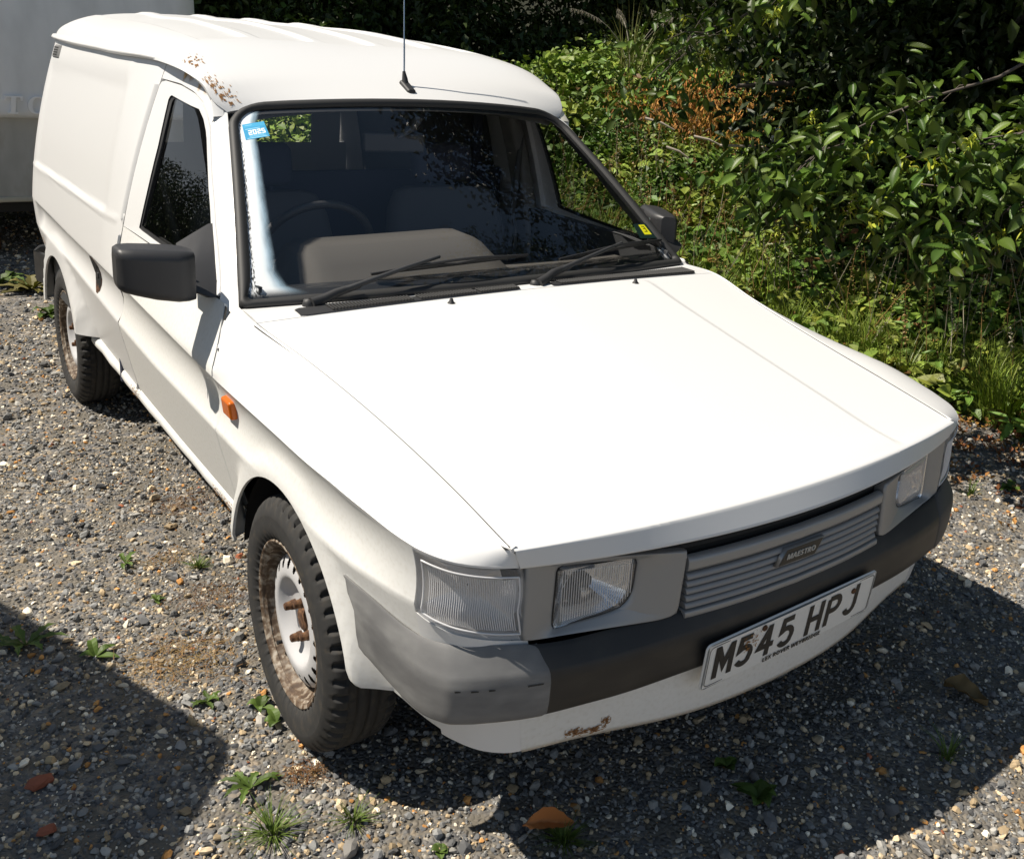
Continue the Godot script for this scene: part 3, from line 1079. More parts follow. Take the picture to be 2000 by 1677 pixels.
func build_headlight(s: float) -> void:
	var K := 64
	var outer := resample([[.627, .690, .01], [.300, .656, .006], [.309, .522, .012], [.350, .518, .01], [.629, .534, .006]], K)
	var lens := resample([[.558, .664, .012], [.398, .652, .012], [.405, .560, .035], [.449, .547, .03], [.563, .537, .012]], K)
	# start both loops at the same corner
	var rings := func(list: Array) -> PackedVector3Array:
		var p := PackedVector3Array()
		for e in list:
			for i in K + 1:
				var a: Vector2 = outer[i % K]
				var b: Vector2 = lens[i % K]
				var q := a.lerp(b, e[0])
				p.append(Vector3(s * q.x, q.y, zf(q.x) + e[1]))
		return p
	var mb := MB.new()
	mb.grid(rings.call([[0.0, -.03], [0.0, -.004], [.03, .001], [.10, .002], [.45, -.002], [.85, -.009], [.95, -.012], [1.0, -.017], [1.0, -.035]]), K + 1, 9, Vector3(0, 0, 1), false, 0.0, true)
	var sur := put(mb, "headlight_surround", M.silver, van)
	mb = MB.new()
	mb.grid(rings.call([[.985, -.0165], [1.0, -.0145], [1.03, -.0155], [1.04, -.02]]), K + 1, 4, Vector3(0, 0, 1), false, 0.0, true)
	put(mb, "lens_gasket", M.rubber, sur)
	mb = MB.new()
	var c := Vector2(.482, .605)
	var p := PackedVector3Array()
	for e in [[1.0, -.018], [.8, -.034], [.6, -.052], [.4, -.068], [.2, -.076], [.02, -.078]]:
		for i in K + 1:
			var q := c.lerp(lens[i % K], e[0])
			p.append(Vector3(s * q.x, q.y, zf(q.x) * .5 + zf(.5) * .5 + e[1]))
	mb.grid(p, K + 1, 6, Vector3(0, 0, 1), false, 0.0, true)
	var lamp := put(mb, "reflector", M.reflector, sur)
	mb = MB.new()
	p = PackedVector3Array()
	for e in [[1.0, -.0165], [.92, -.011], [.75, -.008], [.5, -.0065], [.25, -.006], [.02, -.006]]:
		for i in K + 1:
			var q := c.lerp(lens[i % K], e[0])
			p.append(Vector3(s * q.x, q.y, zf(q.x) + e[1]))
	mb.grid(p, K + 1, 6, Vector3(0, 0, 1), false, 0.0, true)
	put(mb, "headlight_lens", M.lens_clear, sur)
	# flutes pressed into the glass, and the bulb
	mb = MB.new()
	for i in 30:
		var x := lerpf(.41, .548, i / 29.0)
		var lo := 9.0
		var hi := -9.0
		for k in K:
			var a: Vector2 = lens[k]
			var b: Vector2 = lens[(k + 1) % K]
			if (a.x - x) * (b.x - x) <= 0 and a.x != b.x:
				var y := lerpf(a.y, b.y, (x - a.x) / (b.x - a.x))
				lo = minf(lo, y)
				hi = maxf(hi, y)
		if hi - lo < .03: continue
		mb.tube([Vector3(s * x, lo + .012, zf(x) - .0115), Vector3(s * x, hi - .010, zf(x) - .0115)], .0009, 4, false)
	put(mb, "lens_flutes", M.lens_rib, sur).set_meta("kind", "stuff")
	mb = MB.new()
	mb.rbox(Transform3D(Basis(), Vector3(s * .482, .605, zf(.5) - .048)), Vector3(.026, .022, .03), .006)
	put(mb, "bulb_shield", M.trim, sur)

func build_grille() -> void:
	var xs := lins(-.297, .297, 40)
	var bar := func(mb: MB, prof: Array, slant := 0.0) -> void:   # (z ahead of the front, y) profile swept across, ends closed
		var p := PackedVector3Array()
		for e in prof:
			for x: float in xs:
				var q: float = x * (1 + slant * (e[1] - .66))
				p.append(Vector3(q, e[1], zf(q) + e[0]))
		mb.grid(p, xs.size(), prof.size(), Vector3(0, 0, 1))
		for k in [0, xs.size() - 1]:
			var l := PackedVector3Array()
			for j in prof.size(): l.append(p[j * xs.size() + k])
			mb.fan(l, Vector3(-1 if k == 0 else 1, 0, 0))
	var mb := MB.new()
	bar.call(mb, [[-.014, .639], [-.006, .638], [.0, .634], [.001, .628], [.001, .615], [-.002, .609], [-.03, .607]])
	var g := put(mb, "grille", M.silver, van)
	for i in 5:
		mb = MB.new()
		var y := .6035 - i * .0158
		bar.call(mb, [[-.022, y], [-.008, y - .001], [-.003, y - .004], [.0, y - .0115], [-.003, y - .0125], [-.022, y - .0125]], .10)
		put(mb, "slat", M.grille, g)
	mb = MB.new()
	bar.call(mb, [[-.03, .5255], [.001, .5245], [.004, .521], [.004, .512], [-.002, .508], [-.03, .506]])
	put(mb, "lower_trim", M.silver, g)
	mb = MB.new()
	bar.call(mb, [[-.024, .69], [-.026, .60], [-.026, .51]])
	put(mb, "grille_back", M.dark, g)
	# bonnet slam panel seen in the gap over the grille, near black for the shade there
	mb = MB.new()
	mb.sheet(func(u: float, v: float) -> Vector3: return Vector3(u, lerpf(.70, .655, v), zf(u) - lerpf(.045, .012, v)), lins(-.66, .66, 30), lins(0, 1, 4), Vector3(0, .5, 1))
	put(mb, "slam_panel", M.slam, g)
	# badge in the middle of the slats
	mb = MB.new()
	var sl := .012
	var bz := .7275
	var c := [Vector3(-.060 - sl, .5665, bz), Vector3(.060 - sl, .5665, bz), Vector3(.060 + sl, .601, bz), Vector3(-.060 + sl, .601, bz)]
	var rings := []
	for e in [[0, -.006], [0, .002], [.0025, .003]]:
		var r := PackedVector3Array()
		for q: Vector3 in c:
			var m := Vector3(0, .58375, bz)
			r.append(q.lerp(m, e[0] / .02) + Vector3(0, 0, e[1]))
		rings.append(r)
	mb.loft(rings)
	var badge := put(mb, "badge", M.badge_rim, g)
	mb = MB.new()
	var l := PackedVector3Array()
	for q: Vector3 in c: l.append(q.lerp(Vector3(0, .58375, bz), .07) + Vector3(0, 0, .0036))
	mb.fan(l, Vector3(0, 0, 1))
	put(mb, "badge_face", M.badge_face, badge)
	var tm := text("MAESTRO", .0115, "Droid Sans", 600, .0015)
	var t := put(tm, "badge_lettering", M.badge_text, badge)
	t.transform = Transform3D(Basis(Vector3(1.22, 0, 0), Vector3(.22, 1, 0), Vector3(0, 0, 1)), Vector3(0, .5835, bz + .0045))

func text(s: String, height: float, font: String, weight: int, depth: float) -> TextMesh:
	var f := SystemFont.new()
	f.font_names = PackedStringArray([font])
	f.font_weight = weight
	var t := TextMesh.new()
	t.text = s
	t.font = f
	t.font_size = 32
	t.pixel_size = height / 23.0
	t.depth = depth
	return t

# bumper: its edge and its inner line in plan, half of it
const BE := [[0.0, Vector2(.824, .318)], [.10, Vector2(.814, .42)], [.21, Vector2(.797, .515)], [.315, Vector2(.770, .592)], [.335, Vector2(.758, .610)], [.36, Vector2(.737, .625)], [.44, Vector2(.658, .662)], [.52, Vector2(.59, .684)], [.65, Vector2(.47, .708)], [.85, Vector2(.28, .728)], [1.15, Vector2(0, .738)]]
const BI := [[0.0, Vector2(.822, .312)], [.10, Vector2(.806, .41)], [.21, Vector2(.785, .50)], [.315, Vector2(.752, .565)], [.335, Vector2(.742, .578)], [.36, Vector2(.722, .592)], [.44, Vector2(.660, .630)], [.52, Vector2(.60, .648)], [.65, Vector2(.45, .672)], [.85, Vector2(.28, .697)], [1.15, Vector2(0, .717)]]

func bumper_pt(t: float, k: int, s: float, inset := 0.0) -> Vector3:
	var e: Vector2 = kv(BE, t)
	var i: Vector2 = kv(BI, t)
	var q := sst(.30, 0, t)
	var top_in := lerpf(lerpf(.540, .524, sst(.42, .6, t)), .568, q)
	var top := lerpf(.480, .530, q)
	var bot := lerpf(.396, .440, q)
	var n := (e - i).normalized()
	e -= n * inset
	var z := [[i, top_in], [i.lerp(e, .25), lerpf(top_in, top, .12)], [i.lerp(e, .86), lerpf(top_in, top, .72)], [i.lerp(e, .955), lerpf(top_in, top, .88)], [e, top - .004], [e + n * .001, top - .012], [e - n * .001, bot + .03], [e - n * .004, bot + .007], [e - n * .010, bot], [i, bot - .002]]
	var p: Vector2 = z[k][0]
	return Vector3(s * p.x, z[k][1] + .008 * s * p.x, p.y)

func build_bumper() -> void:
	var mb := MB.new()
	var p := PackedVector3Array()
	var ts := []
	for t in lins(.50, 1.15, 24): ts.append([t, -1.0])
	for t in lins(1.125, .50, 23): ts.append([t, 1.0])
	for k in 10:
		for e in ts: p.append(bumper_pt(e[0], k, e[1], .003))
	mb.grid(p, ts.size(), 10, Vector3(0, .2, 1))
	var bumper := put(mb, "front_bumper", M.bumper_black, van)
	for s in [-1.0, 1.0]:
		mb = MB.new()
		p = PackedVector3Array()
		var tt := [.0, .004, .02, .05, .1, .15, .2, .25, .28, .30, .31, .318, .325, .332, .34, .35, .36, .38, .42, .46, .49, .512, .518, .52]
		for k in 10:
			for t: float in tt:
				var slant := .07 * (k / 9.0) * sst(.12, 0, t)
				var q := bumper_pt(t + slant * (1 - t / .12 if t < .12 else 0.0), k, s)
				if t > .513: q -= Vector3(0, 0, .003 * (t - .513) / .007)
				p.append(q)
		mb.grid(p, tt.size(), 10, Vector3(s * .7, .2, 1), false, .008)
		put(mb, "bumper_end_cap", M.bumper_grey if s < 0 else M.bumper_shaded, bumper, "faded grey plastic bumper end cap, scuffed along its edge" if s < 0 else "")
	# dark scuffs on the pale cap
	mb = MB.new()
	for e in [[.345, .010, 6], [.372, .012, 6], [.40, .010, 6], [.468, .024, 6], [.49, .012, 5]]:
		mb = MB.new()
		var a := bumper_pt(e[0], 4, -1.0).lerp(bumper_pt(e[0], 5, -1.0), .5)
		var b := bumper_pt(e[0] + e[1], 4, -1.0).lerp(bumper_pt(e[0] + e[1], 5, -1.0), .55)
		var n := Vector3(-.3, .3, 1).normalized() * .0012
		mb.quad(a + n, b + n, b + n - Vector3(0, .0025, 0), a + n - Vector3(0, .0035, 0), n)
		put(mb, "scuff_mark", M.rubber, bumper)
	# white panel below the bumper
	mb = MB.new()
	var us := []
	for t in lins(.704, t_mid(), 30): us.append([t, -1.0])
	for t in lins(t_mid() - .02, .704, 29): us.append([t, 1.0])
	p = PackedVector3Array()
	for k in 14:
		for e in us:
			var q := side(e[0], lerpf(.42, lerpf(.274, .262, sst(.75, 1.2, e[0])), k / 13.0), e[1])
			q.y += .016 * q.x * (.4 if k > 6 else 1.0)
			q.z += lerpf(-.010, .0, sst(.42, .30, q.y))
			p.append(q)
	var last := p.slice(13 * us.size())
	for q in last: p.append(q + Vector3(0, .006, -.03))
	mb.grid(p, us.size(), 15, Vector3(0, -.1, 1))
	var val := put(mb, "front_valance", M.low_paint, van)
	# its rust at the lower edge
	for e in [[.80, .845, .283, .308, 0], [.83, .90, .28, .300, 0], [.885, .91, .293, .318, 0], [.905, .93, .372, .392, 1], [.955, .97, .40, .412, 1]]:
		mb = MB.new()
		mb.sheet(func(u: float, v: float) -> Vector3:
			var q := side(lerpf(e[0], e[1], u), lerpf(e[2], e[3], v), -1.0)
			q.y += .016 * q.x * .7
			q.z += lerpf(-.010, .0, sst(.42, .30, q.y)) + .0014
			return q, lins(0, 1, 8), lins(0, 1, 6), Vector3(0, 0, 1))
		put(mb, "rust_spot", M.rust_patch if e[4] == 0 else M.rust_spots, val)

func stroke(mb: MB, pts: Array, w: float, closed := false) -> void:   # flat lettering, mitred
	var m := pts.size()
	var l := PackedVector3Array()
	for sgn in [-1.0, 1.0]:
		for i in m:
			var a: Vector2 = pts[(i + m - 1) % m] if closed or i > 0 else pts[i] * 2 - pts[i + 1]
			var b: Vector2 = pts[(i + 1) % m] if closed or i < m - 1 else pts[i] * 2 - pts[i - 1]
			var q: Vector2 = pts[i]
			var d0 := (q - a).normalized()
			var d1 := (b - q).normalized()
			var n := (Vector2(-d0.y, d0.x) + Vector2(-d1.y, d1.x)).normalized()
			var k := w / 2 / maxf(.35, n.dot(Vector2(-d0.y, d0.x)))
			q += n * k * sgn
			l.append(Vector3(q.x, q.y, 0))
	var c := m if closed else m - 1
	for i in c:
		mb.quad(l[i], l[(i + 1) % m], l[m + (i + 1) % m], l[m + i], Vector3(0, 0, 1))

func build_plate() -> void:
	var mb := MB.new()
	var at := Transform3D(Basis(Vector3(0, 0, 1), .030) * Basis(Vector3(1, 0, 0), .13), Vector3(0, .411, .7385))
	var rings := []
	for e in [[0.0, 0.0], [0.0, .003], [.0015, .004]]:
		var r := PackedVector3Array()
		for q: Vector2 in rloop(.524 - 2 * e[0], .113 - 2 * e[0], .012):
			r.append(Vector3(q.x, q.y, e[1] - .06 * q.x * q.x))
		rings.append(r)
	mb.loft(rings, true, false)
	var face := MB.new()
	mb.sheet(func(x: float, y: float) -> Vector3: return Vector3(x, y, .0041 - .06 * x * x), lins(-.2555, .2555, 12), lins(-.0525, .0525, 2), Vector3(0, 0, 1))
	var plate := put(mb, "number_plate", M.plate, van, "white number plate with black characters and a thin black border")
	plate.transform = at
	mb = MB.new()
	stroke(mb, rloop(.506, .097, .010), .0016, true)
	var bend := func(b: MB, lift: float) -> MB:
		for i in b.v.size(): b.v[i].z += lift - .06 * b.v[i].x * b.v[i].x
		return b
	put(bend.call(mb, .0052), "plate_border", M.black_print, plate)
	# characters 79 mm tall, 14 mm strokes
	var W := .014
	var arc := func(c: Vector2, r: Vector2, a0: float, a1: float) -> Array:
		var l := []
		for i in 9:
			var a := deg_to_rad(lerpf(a0, a1, i / 8.0))
			l.append(c + Vector2(cos(a) * r.x, sin(a) * r.y))
		return l
	var h := .0325
	var g := .0185
	var five := [Vector2(g - .002, h), Vector2(-g + .006, h), Vector2(-g + .003, .004)]
	five.append_array(arc.call(Vector2(-.001, -.0095), Vector2(g, .019), 130, -35))
	five.append_array(arc.call(Vector2(-.001, -.0135), Vector2(g, .019), -40, -150))
	var pp := [Vector2(-g, -h - .007), Vector2(-g, h)]
	var pb := [Vector2(-g, h), Vector2(0, h)]
	pb.append_array(arc.call(Vector2(.002, .0155), Vector2(g - .003, .017), 90, -90))
	pb.append(Vector2(-g, -.0015))
	var jj := [Vector2(g - .003, h + .007), Vector2(g - .003, -.014)]
	jj.append_array(arc.call(Vector2(-.001, -.0155), Vector2(g - .003, .017), 0, -165))
	var glyphs := {
		"M": [[Vector2(-.020, -h - .007), Vector2(-.020, h + .007)], [Vector2(.020, -h - .007), Vector2(.020, h + .007)], [Vector2(-.019, h + .004), Vector2(0, -.012), Vector2(.019, h + .004)]],
		"5": [five], "4": [[Vector2(.007, -h - .007), Vector2(.007, h + .007)], [Vector2(.007, h + .003), Vector2(-g, -.013), Vector2(g + .005, -.013)]],
		"H": [[Vector2(-g, -h - .007), Vector2(-g, h + .007)], [Vector2(g, -h - .007), Vector2(g, h + .007)], [Vector2(-g, 0), Vector2(g, 0)]],
		"P": [pp, pb], "J": [jj]}
	var x := -.2135
	for ch in "M545 HPJ":
		if ch == " ":
			x += .027
			continue
		mb = MB.new()
		var z := 0.0
		for st in glyphs[ch]:
			var one := MB.new()
			stroke(one, st, W)
			for i in one.v.size():
				one.v[i] = Vector3(one.v[i].x + x + (.004 if ch == "M" else 0.0), one.v[i].y + .004, z)
			z += .0002
			mb.add(one, Transform3D())
		put(bend.call(mb, .0050), "plate_character", M.black_print, plate)
		x += .0615
	var sm := put(text("LEX ROVER WEYBRIDGE", .0105, "Droid Sans", 700, .0006), "dealer_lettering", M.black_print, plate)
	sm.transform = Transform3D(Basis(Vector3(1.12, 0, 0), Vector3(0, 1, 0), Vector3(0, 0, 1)), Vector3(.0, -.0455, .0058))
	for q in [[-.105, .043], [.182, .030]]:
		mb = MB.new()
		mb.lathe(Transform3D(Basis(Vector3(0, 0, 1), Vector3(0, 1, 0), Vector3(-1, 0, 0)), Vector3(q[0], q[1], .0045 - .06 * q[0] * q[0])), [Vector2(.007, 0), Vector2(.0065, .003), Vector2(0, .004)], 12)
		put(mb, "plate_screw", M.rust, plate)
	# old mud and rust marks
	mb = MB.new()
	mb.sheet(func(u: float, v: float) -> Vector3:
		var xx := lerpf(-.175, -.10, u)
		return Vector3(xx, lerpf(-.01, .052, v), .0066 - .06 * xx * xx), lins(0, 1, 2), lins(0, 1, 2), Vector3(0, 0, 1))
	put(mb, "rust_stain", M.rust_spots, plate)

func wheel_meshes() -> Dictionary:
	var d := {}
	# tyre, with shoulder blocks and grooves pressed into the tread
	var prof := [[.186, .060], [.1885, .070], [.198, .0785], [.212, .083], [.228, .0842], [.242, .083], [.244, .0842], [.255, .0805], [.268, .074], [.2745, .070], [.279, .0655], [.2835, .058], [.2855, .050], [.2865, .046], [.287, .043], [.2872, .030], [.2873, .0268], [.2873, .0225], [.2875, .019], [.2876, .004], [.2876, .0035], [.2876, 0]]
	var full := prof.duplicate()
	for i in range(prof.size() - 2, -1, -1): full.append([prof[i][0], -prof[i][1]])
	var N := 336
	var p := PackedVector3Array()
	for e in full:
		for k in N + 1:
			var a := TAU * k / N
			var r: float = e[0]
			var ax := absf(e[1])
			var m := k % 5
			if ax > .0455 and ax < .072 and k % 7 < 2: r -= .011
			elif ax <= .041 and ax > .0275 and (k + 2) % 12 < 1: r -= .004
			if ax < .0275 and ax > .0215: r -= .007
			if ax > .041 and ax < .0455: r -= .0045
			if ax < .0037: r -= .006
			p.append(Vector3(e[1], r * cos(a), r * sin(a)))
	var mb := MB.new()
	mb.grid(p, N + 1, full.size(), Vector3(0, .0, 0), true, 0.0, true)
	d.tyre = mb.mesh()
	# rim
	mb = MB.new()
	mb.lathe(Transform3D(), [Vector2(.172, .062), Vector2(.178, .071), Vector2(.1845, .0755), Vector2(.1885, .074), Vector2(.1895, .068), Vector2(.186, .06)], 96, Vector3(.05, 0, 0))
	mb.lathe(Transform3D(), [Vector2(.1765, .0705), Vector2(.174, .062), Vector2(.172, .050), Vector2(.166, .042), Vector2(.160, .036), Vector2(.158, .020), Vector2(.157, -.05)], 64, Vector3.ZERO, true)
	d.rim = mb.mesh()
	# disc with a ring of slots
	var dp := [[.157, .028], [.150, .0415], [.146, .047], [.141, .0505], [.137, .0525], [.133, .0543], [.129, .0557], [.125, .0568], [.121, .0578], [.116, .0586], [.110, .0592], [.104, .0590], [.098, .0565], [.090, .049], [.080, .041], [.070, .036], [.060, .0345], [.050, .034], [.040, .0345], [.032, .036], [.030, .02]]
	var ns := 22
	var n := ns * 12
	mb = MB.new()
	p = PackedVector3Array()
	for e in dp:
		for k in n + 1:
			var a := TAU * k / n
			p.append(Vector3(e[1], e[0] * cos(a), e[0] * sin(a)))
	mb.grid(p, n + 1, dp.size(), Vector3(-.2, 0, 0), true, 0.0, true)
	var keep := PackedInt32Array()
	for t in range(0, mb.ix.size(), 3):
		var q := (mb.v[mb.ix[t]] + mb.v[mb.ix[t + 1]] + mb.v[mb.ix[t + 2]]) / 3
		var a := fposmod(atan2(q.z, q.y), TAU / ns) - PI / ns
		var r := Vector2(q.y, q.z).length()
		if pow((r - .1335) / .0125, 2) + pow(a * r / .0080, 2) < 1: continue
		keep.append_array([mb.ix[t], mb.ix[t + 1], mb.ix[t + 2]])
	mb.ix = keep
	d.disc = mb.mesh()
	mb = MB.new()   # behind the slots: drum and the inside of the rim
	mb.lathe(Transform3D(), [Vector2(.156, -.03), Vector2(.10, -.01), Vector2(.04, .0), Vector2(.0, .0)], 32, Vector3(-9, 0, 0))
	d.drum = mb.mesh()
	mb = MB.new()
	mb.lathe(Transform3D(), [Vector2(.030, .02), Vector2(.0295, .034), Vector2(.024, .040), Vector2(0, .041)], 24, Vector3(-9, 0, 0))
	d.hub = mb.mesh()
	mb = MB.new()
	mb.lathe(Transform3D(), [Vector2(.0125, .0), Vector2(.0115, .012), Vector2(.0095, .012)], 6, Vector3(-9, 0, 0))
	mb.lathe(Transform3D(), [Vector2(.0105, .010), Vector2(.0095, .024), Vector2(.008, .027), Vector2(0, .028)], 6, Vector3(-9, 0, 0))
	d.nut = mb.mesh()
	mb = MB.new()
	mb.tube([Vector3(.028, .158, 0), Vector3(.058, .150, 0), Vector3(.062, .149, 0)], [.005, .0045, .0055], 8)
	d.valve = mb.mesh()
	return d

func build_wheels() -> void:
	var d := wheel_meshes()
	for e in [[-1.0, 0.0, .745], [1.0, 0.0, .745], [-1.0, AX_R, .733], [1.0, AX_R, .733]]:
		var w := Node3D.new()
		w.name = "wheel" if not van.has_node("wheel") else "wheel_%03d" % van.get_children().filter(func(q): return str(q.name).begins_with("wheel")).size()
		van.add_child(w)
		w.position = Vector3(e[0] * e[2], .284, e[1])
		w.rotation = Vector3(0, (PI if e[0] < 0 else 0.0) + (-.024 if e[1] == 0.0 else 0.0), 0)
		w.rotate_object_local(Vector3(1, 0, 0), 2.4 if e[1] == 0.0 else .7)
		put(d.tyre, "tyre", M.tyre, w)
		put(d.rim, "rim", M.rusty_white, w)
		put(d.disc, "wheel_disc", M.steel_white, w)
		put(d.drum, "brake_drum", M.rust, w)
		put(d.hub, "hub", M.rust, w)
		put(d.valve, "valve", M.black, w)
		for k in 4:
			var o := put(d.nut, "wheel_nut", M.rust, w)
			var a := TAU * k / 4 + .5
			o.position = Vector3(.034, cos(a) * .0505, sin(a) * .0505)

func build_mirror(s: float) -> void:
	var mb := MB.new()
	var rings := []
	for e in [[.828, .120, .052, .960], [.845, .126, .080, .962], [.87, .128, .096, .964], [.92, .124, .098, .971], [.965, .114, .094, .979], [.99, .106, .082, .983], [1.000, .094, .062, .985], [1.003, .07, .04, .985]]:
		var r := PackedVector3Array()
		for q: Vector2 in rloop(e[2], e[1], minf(e[2], e[1]) * .26, 5):
			r.append(Vector3(s * e[0], e[3] + q.y - q.x * .10, -.575 - (e[0] - .83) * .12 + q.x))
		rings.append(r)
	mb.loft(rings)
	var m := put(mb, "door_mirror", M.mirror_black, van)
	if s > 0:   # folded back against the window
		var piv := Vector3(.80, .96, -.60)
		m.transform = Transform3D(Basis(), piv - Vector3(.045, 0, 0)) * Transform3D(Basis(Vector3(0, 1, 0), 1.15), Vector3.ZERO) * Transform3D(Basis(), -piv)
	mb = MB.new()
	rings = []
	# foot: from the corner of the door window out to the housing
	var foot := [[-.760, 1.050], [-.655, .965], [-.565, .898], [-.60, .890], [-.68, .895], [-.745, .97]]
	for e in [[-.012, 1.0, 0.0], [.010, 1.0, 0.0], [.030, .86, .3], [.055, .72, .75]]:
		var r := PackedVector3Array()
		for q in foot:
			var c := Vector2(-.65, .955).lerp(Vector2(q[0], q[1]), e[1])
			c.y = lerpf(c.y, lerpf(c.y, .957, .3), e[2])
			var x: float = absf(side(q[0], q[1], 1.0).x) + e[0]
			x = lerpf(x, .84, e[2])
			r.append(Vector3(s * x, c.y, c.x))
		rings.append(r)
	mb.loft(rings)
	put(mb, "mirror_foot", M.mirror_black, m).transform = m.transform.affine_inverse()
	mb = MB.new()
	mb.rbox(Transform3D(Basis(), Vector3(s * .915, .968, -.6365)), Vector3(.13, .088, .004), .002)
	put(mb, "mirror_glass", M.chrome, m)

func build_rear() -> void:
	# rear doors with their windows, seen only through the cab
	for s in [-1.0, 1.0]:
		var mb := MB.new()
		var win := [[.14, 1.02], [.50, 1.02], [.50, 1.34], [.14, 1.34]]
		var pt := func(x: float, y: float) -> Vector3: return Vector3(s * x, y, -3.125 + .09 * maxf(0, y - .9) + .02 * x)
		for q in [[.005, .36, .70, 1.02], [.005, 1.34, .64, 1.50], [.005, 1.02, .14, 1.34], [.50, 1.02, .66, 1.34]]:
			mb.sheet(func(u: float, v: float) -> Vector3: return pt.call(lerpf(q[0], q[2], u), lerpf(q[1], q[3], v)), lins(0, 1, 3), lins(0, 1, 4), Vector3(0, 0, -1))
		var d := put(mb, "rear_door", M.paint, van)
		mb = MB.new()
		mb.quad(pt.call(.14, 1.02), pt.call(.50, 1.02), pt.call(.50, 1.34), pt.call(.14, 1.34), Vector3(0, 0, -1))
		put(mb, "window_pane", M.glass, d)
	var mb := MB.new()
	var l := []
	var rings := []
	for e in [[-.80, -2.98], [-.83, -3.06], [-.79, -3.17], [-.72, -3.21], [-.3, -3.235], [.3, -3.235], [.72, -3.21], [.79, -3.17], [.83, -3.06], [.80, -2.98]]:
		var r := PackedVector3Array()
		for q: Vector2 in rloop(.06, .14, .02): r.append(Vector3(e[0], .47 + q.y, e[1] + q.x))
		rings.append(r)
	mb.loft(rings)
	put(mb, "rear_bumper", M.bumper_black, van)

func build_underside() -> void:
	var mb := MB.new()
	for z in [0.0, AX_R]:
		for s in [-1.0, 1.0]:
			mb = MB.new()
			var p := PackedVector3Array()
			for k in 5:
				for i in 25:
					var a := PI * i / 24.0 * .92 + .125
					var x: float = [.80, .795, .78, .55, .50][k]
					var r: float = [.338, .342, .35, .35, .30][k]
					p.append(Vector3(s * x, .285 + sin(a) * r, z + cos(a) * r))
			mb.grid(p, 25, 5, Vector3(s * .6, .285, z), true)
			var q := PackedVector3Array()
			for i in 25:
				var a := TAU * i / 24.0
				q.append(Vector3(s * .52, .285 + sin(a) * .34, z + cos(a) * .34))
			mb.fan(q, Vector3(s, 0, 0))
			put(mb, "wheel_arch_liner", M.liner, van)
	mb = MB.new()
	mb.rbox(Transform3D(Basis(), Vector3(0, .30, -1.4)), Vector3(1.46, .05, 3.3), .02)
	mb.rbox(Transform3D(Basis(), Vector3(0, .34, .25)), Vector3(.98, .12, .72), .03)
	mb.tube([Vector3(-.7, .28, 0), Vector3(.7, .28, 0)], .03, 8)
	mb.tube([Vector3(-.7, .28, AX_R), Vector3(.7, .28, AX_R)], .035, 8)
	put(mb, "underbody", M.liner, van)

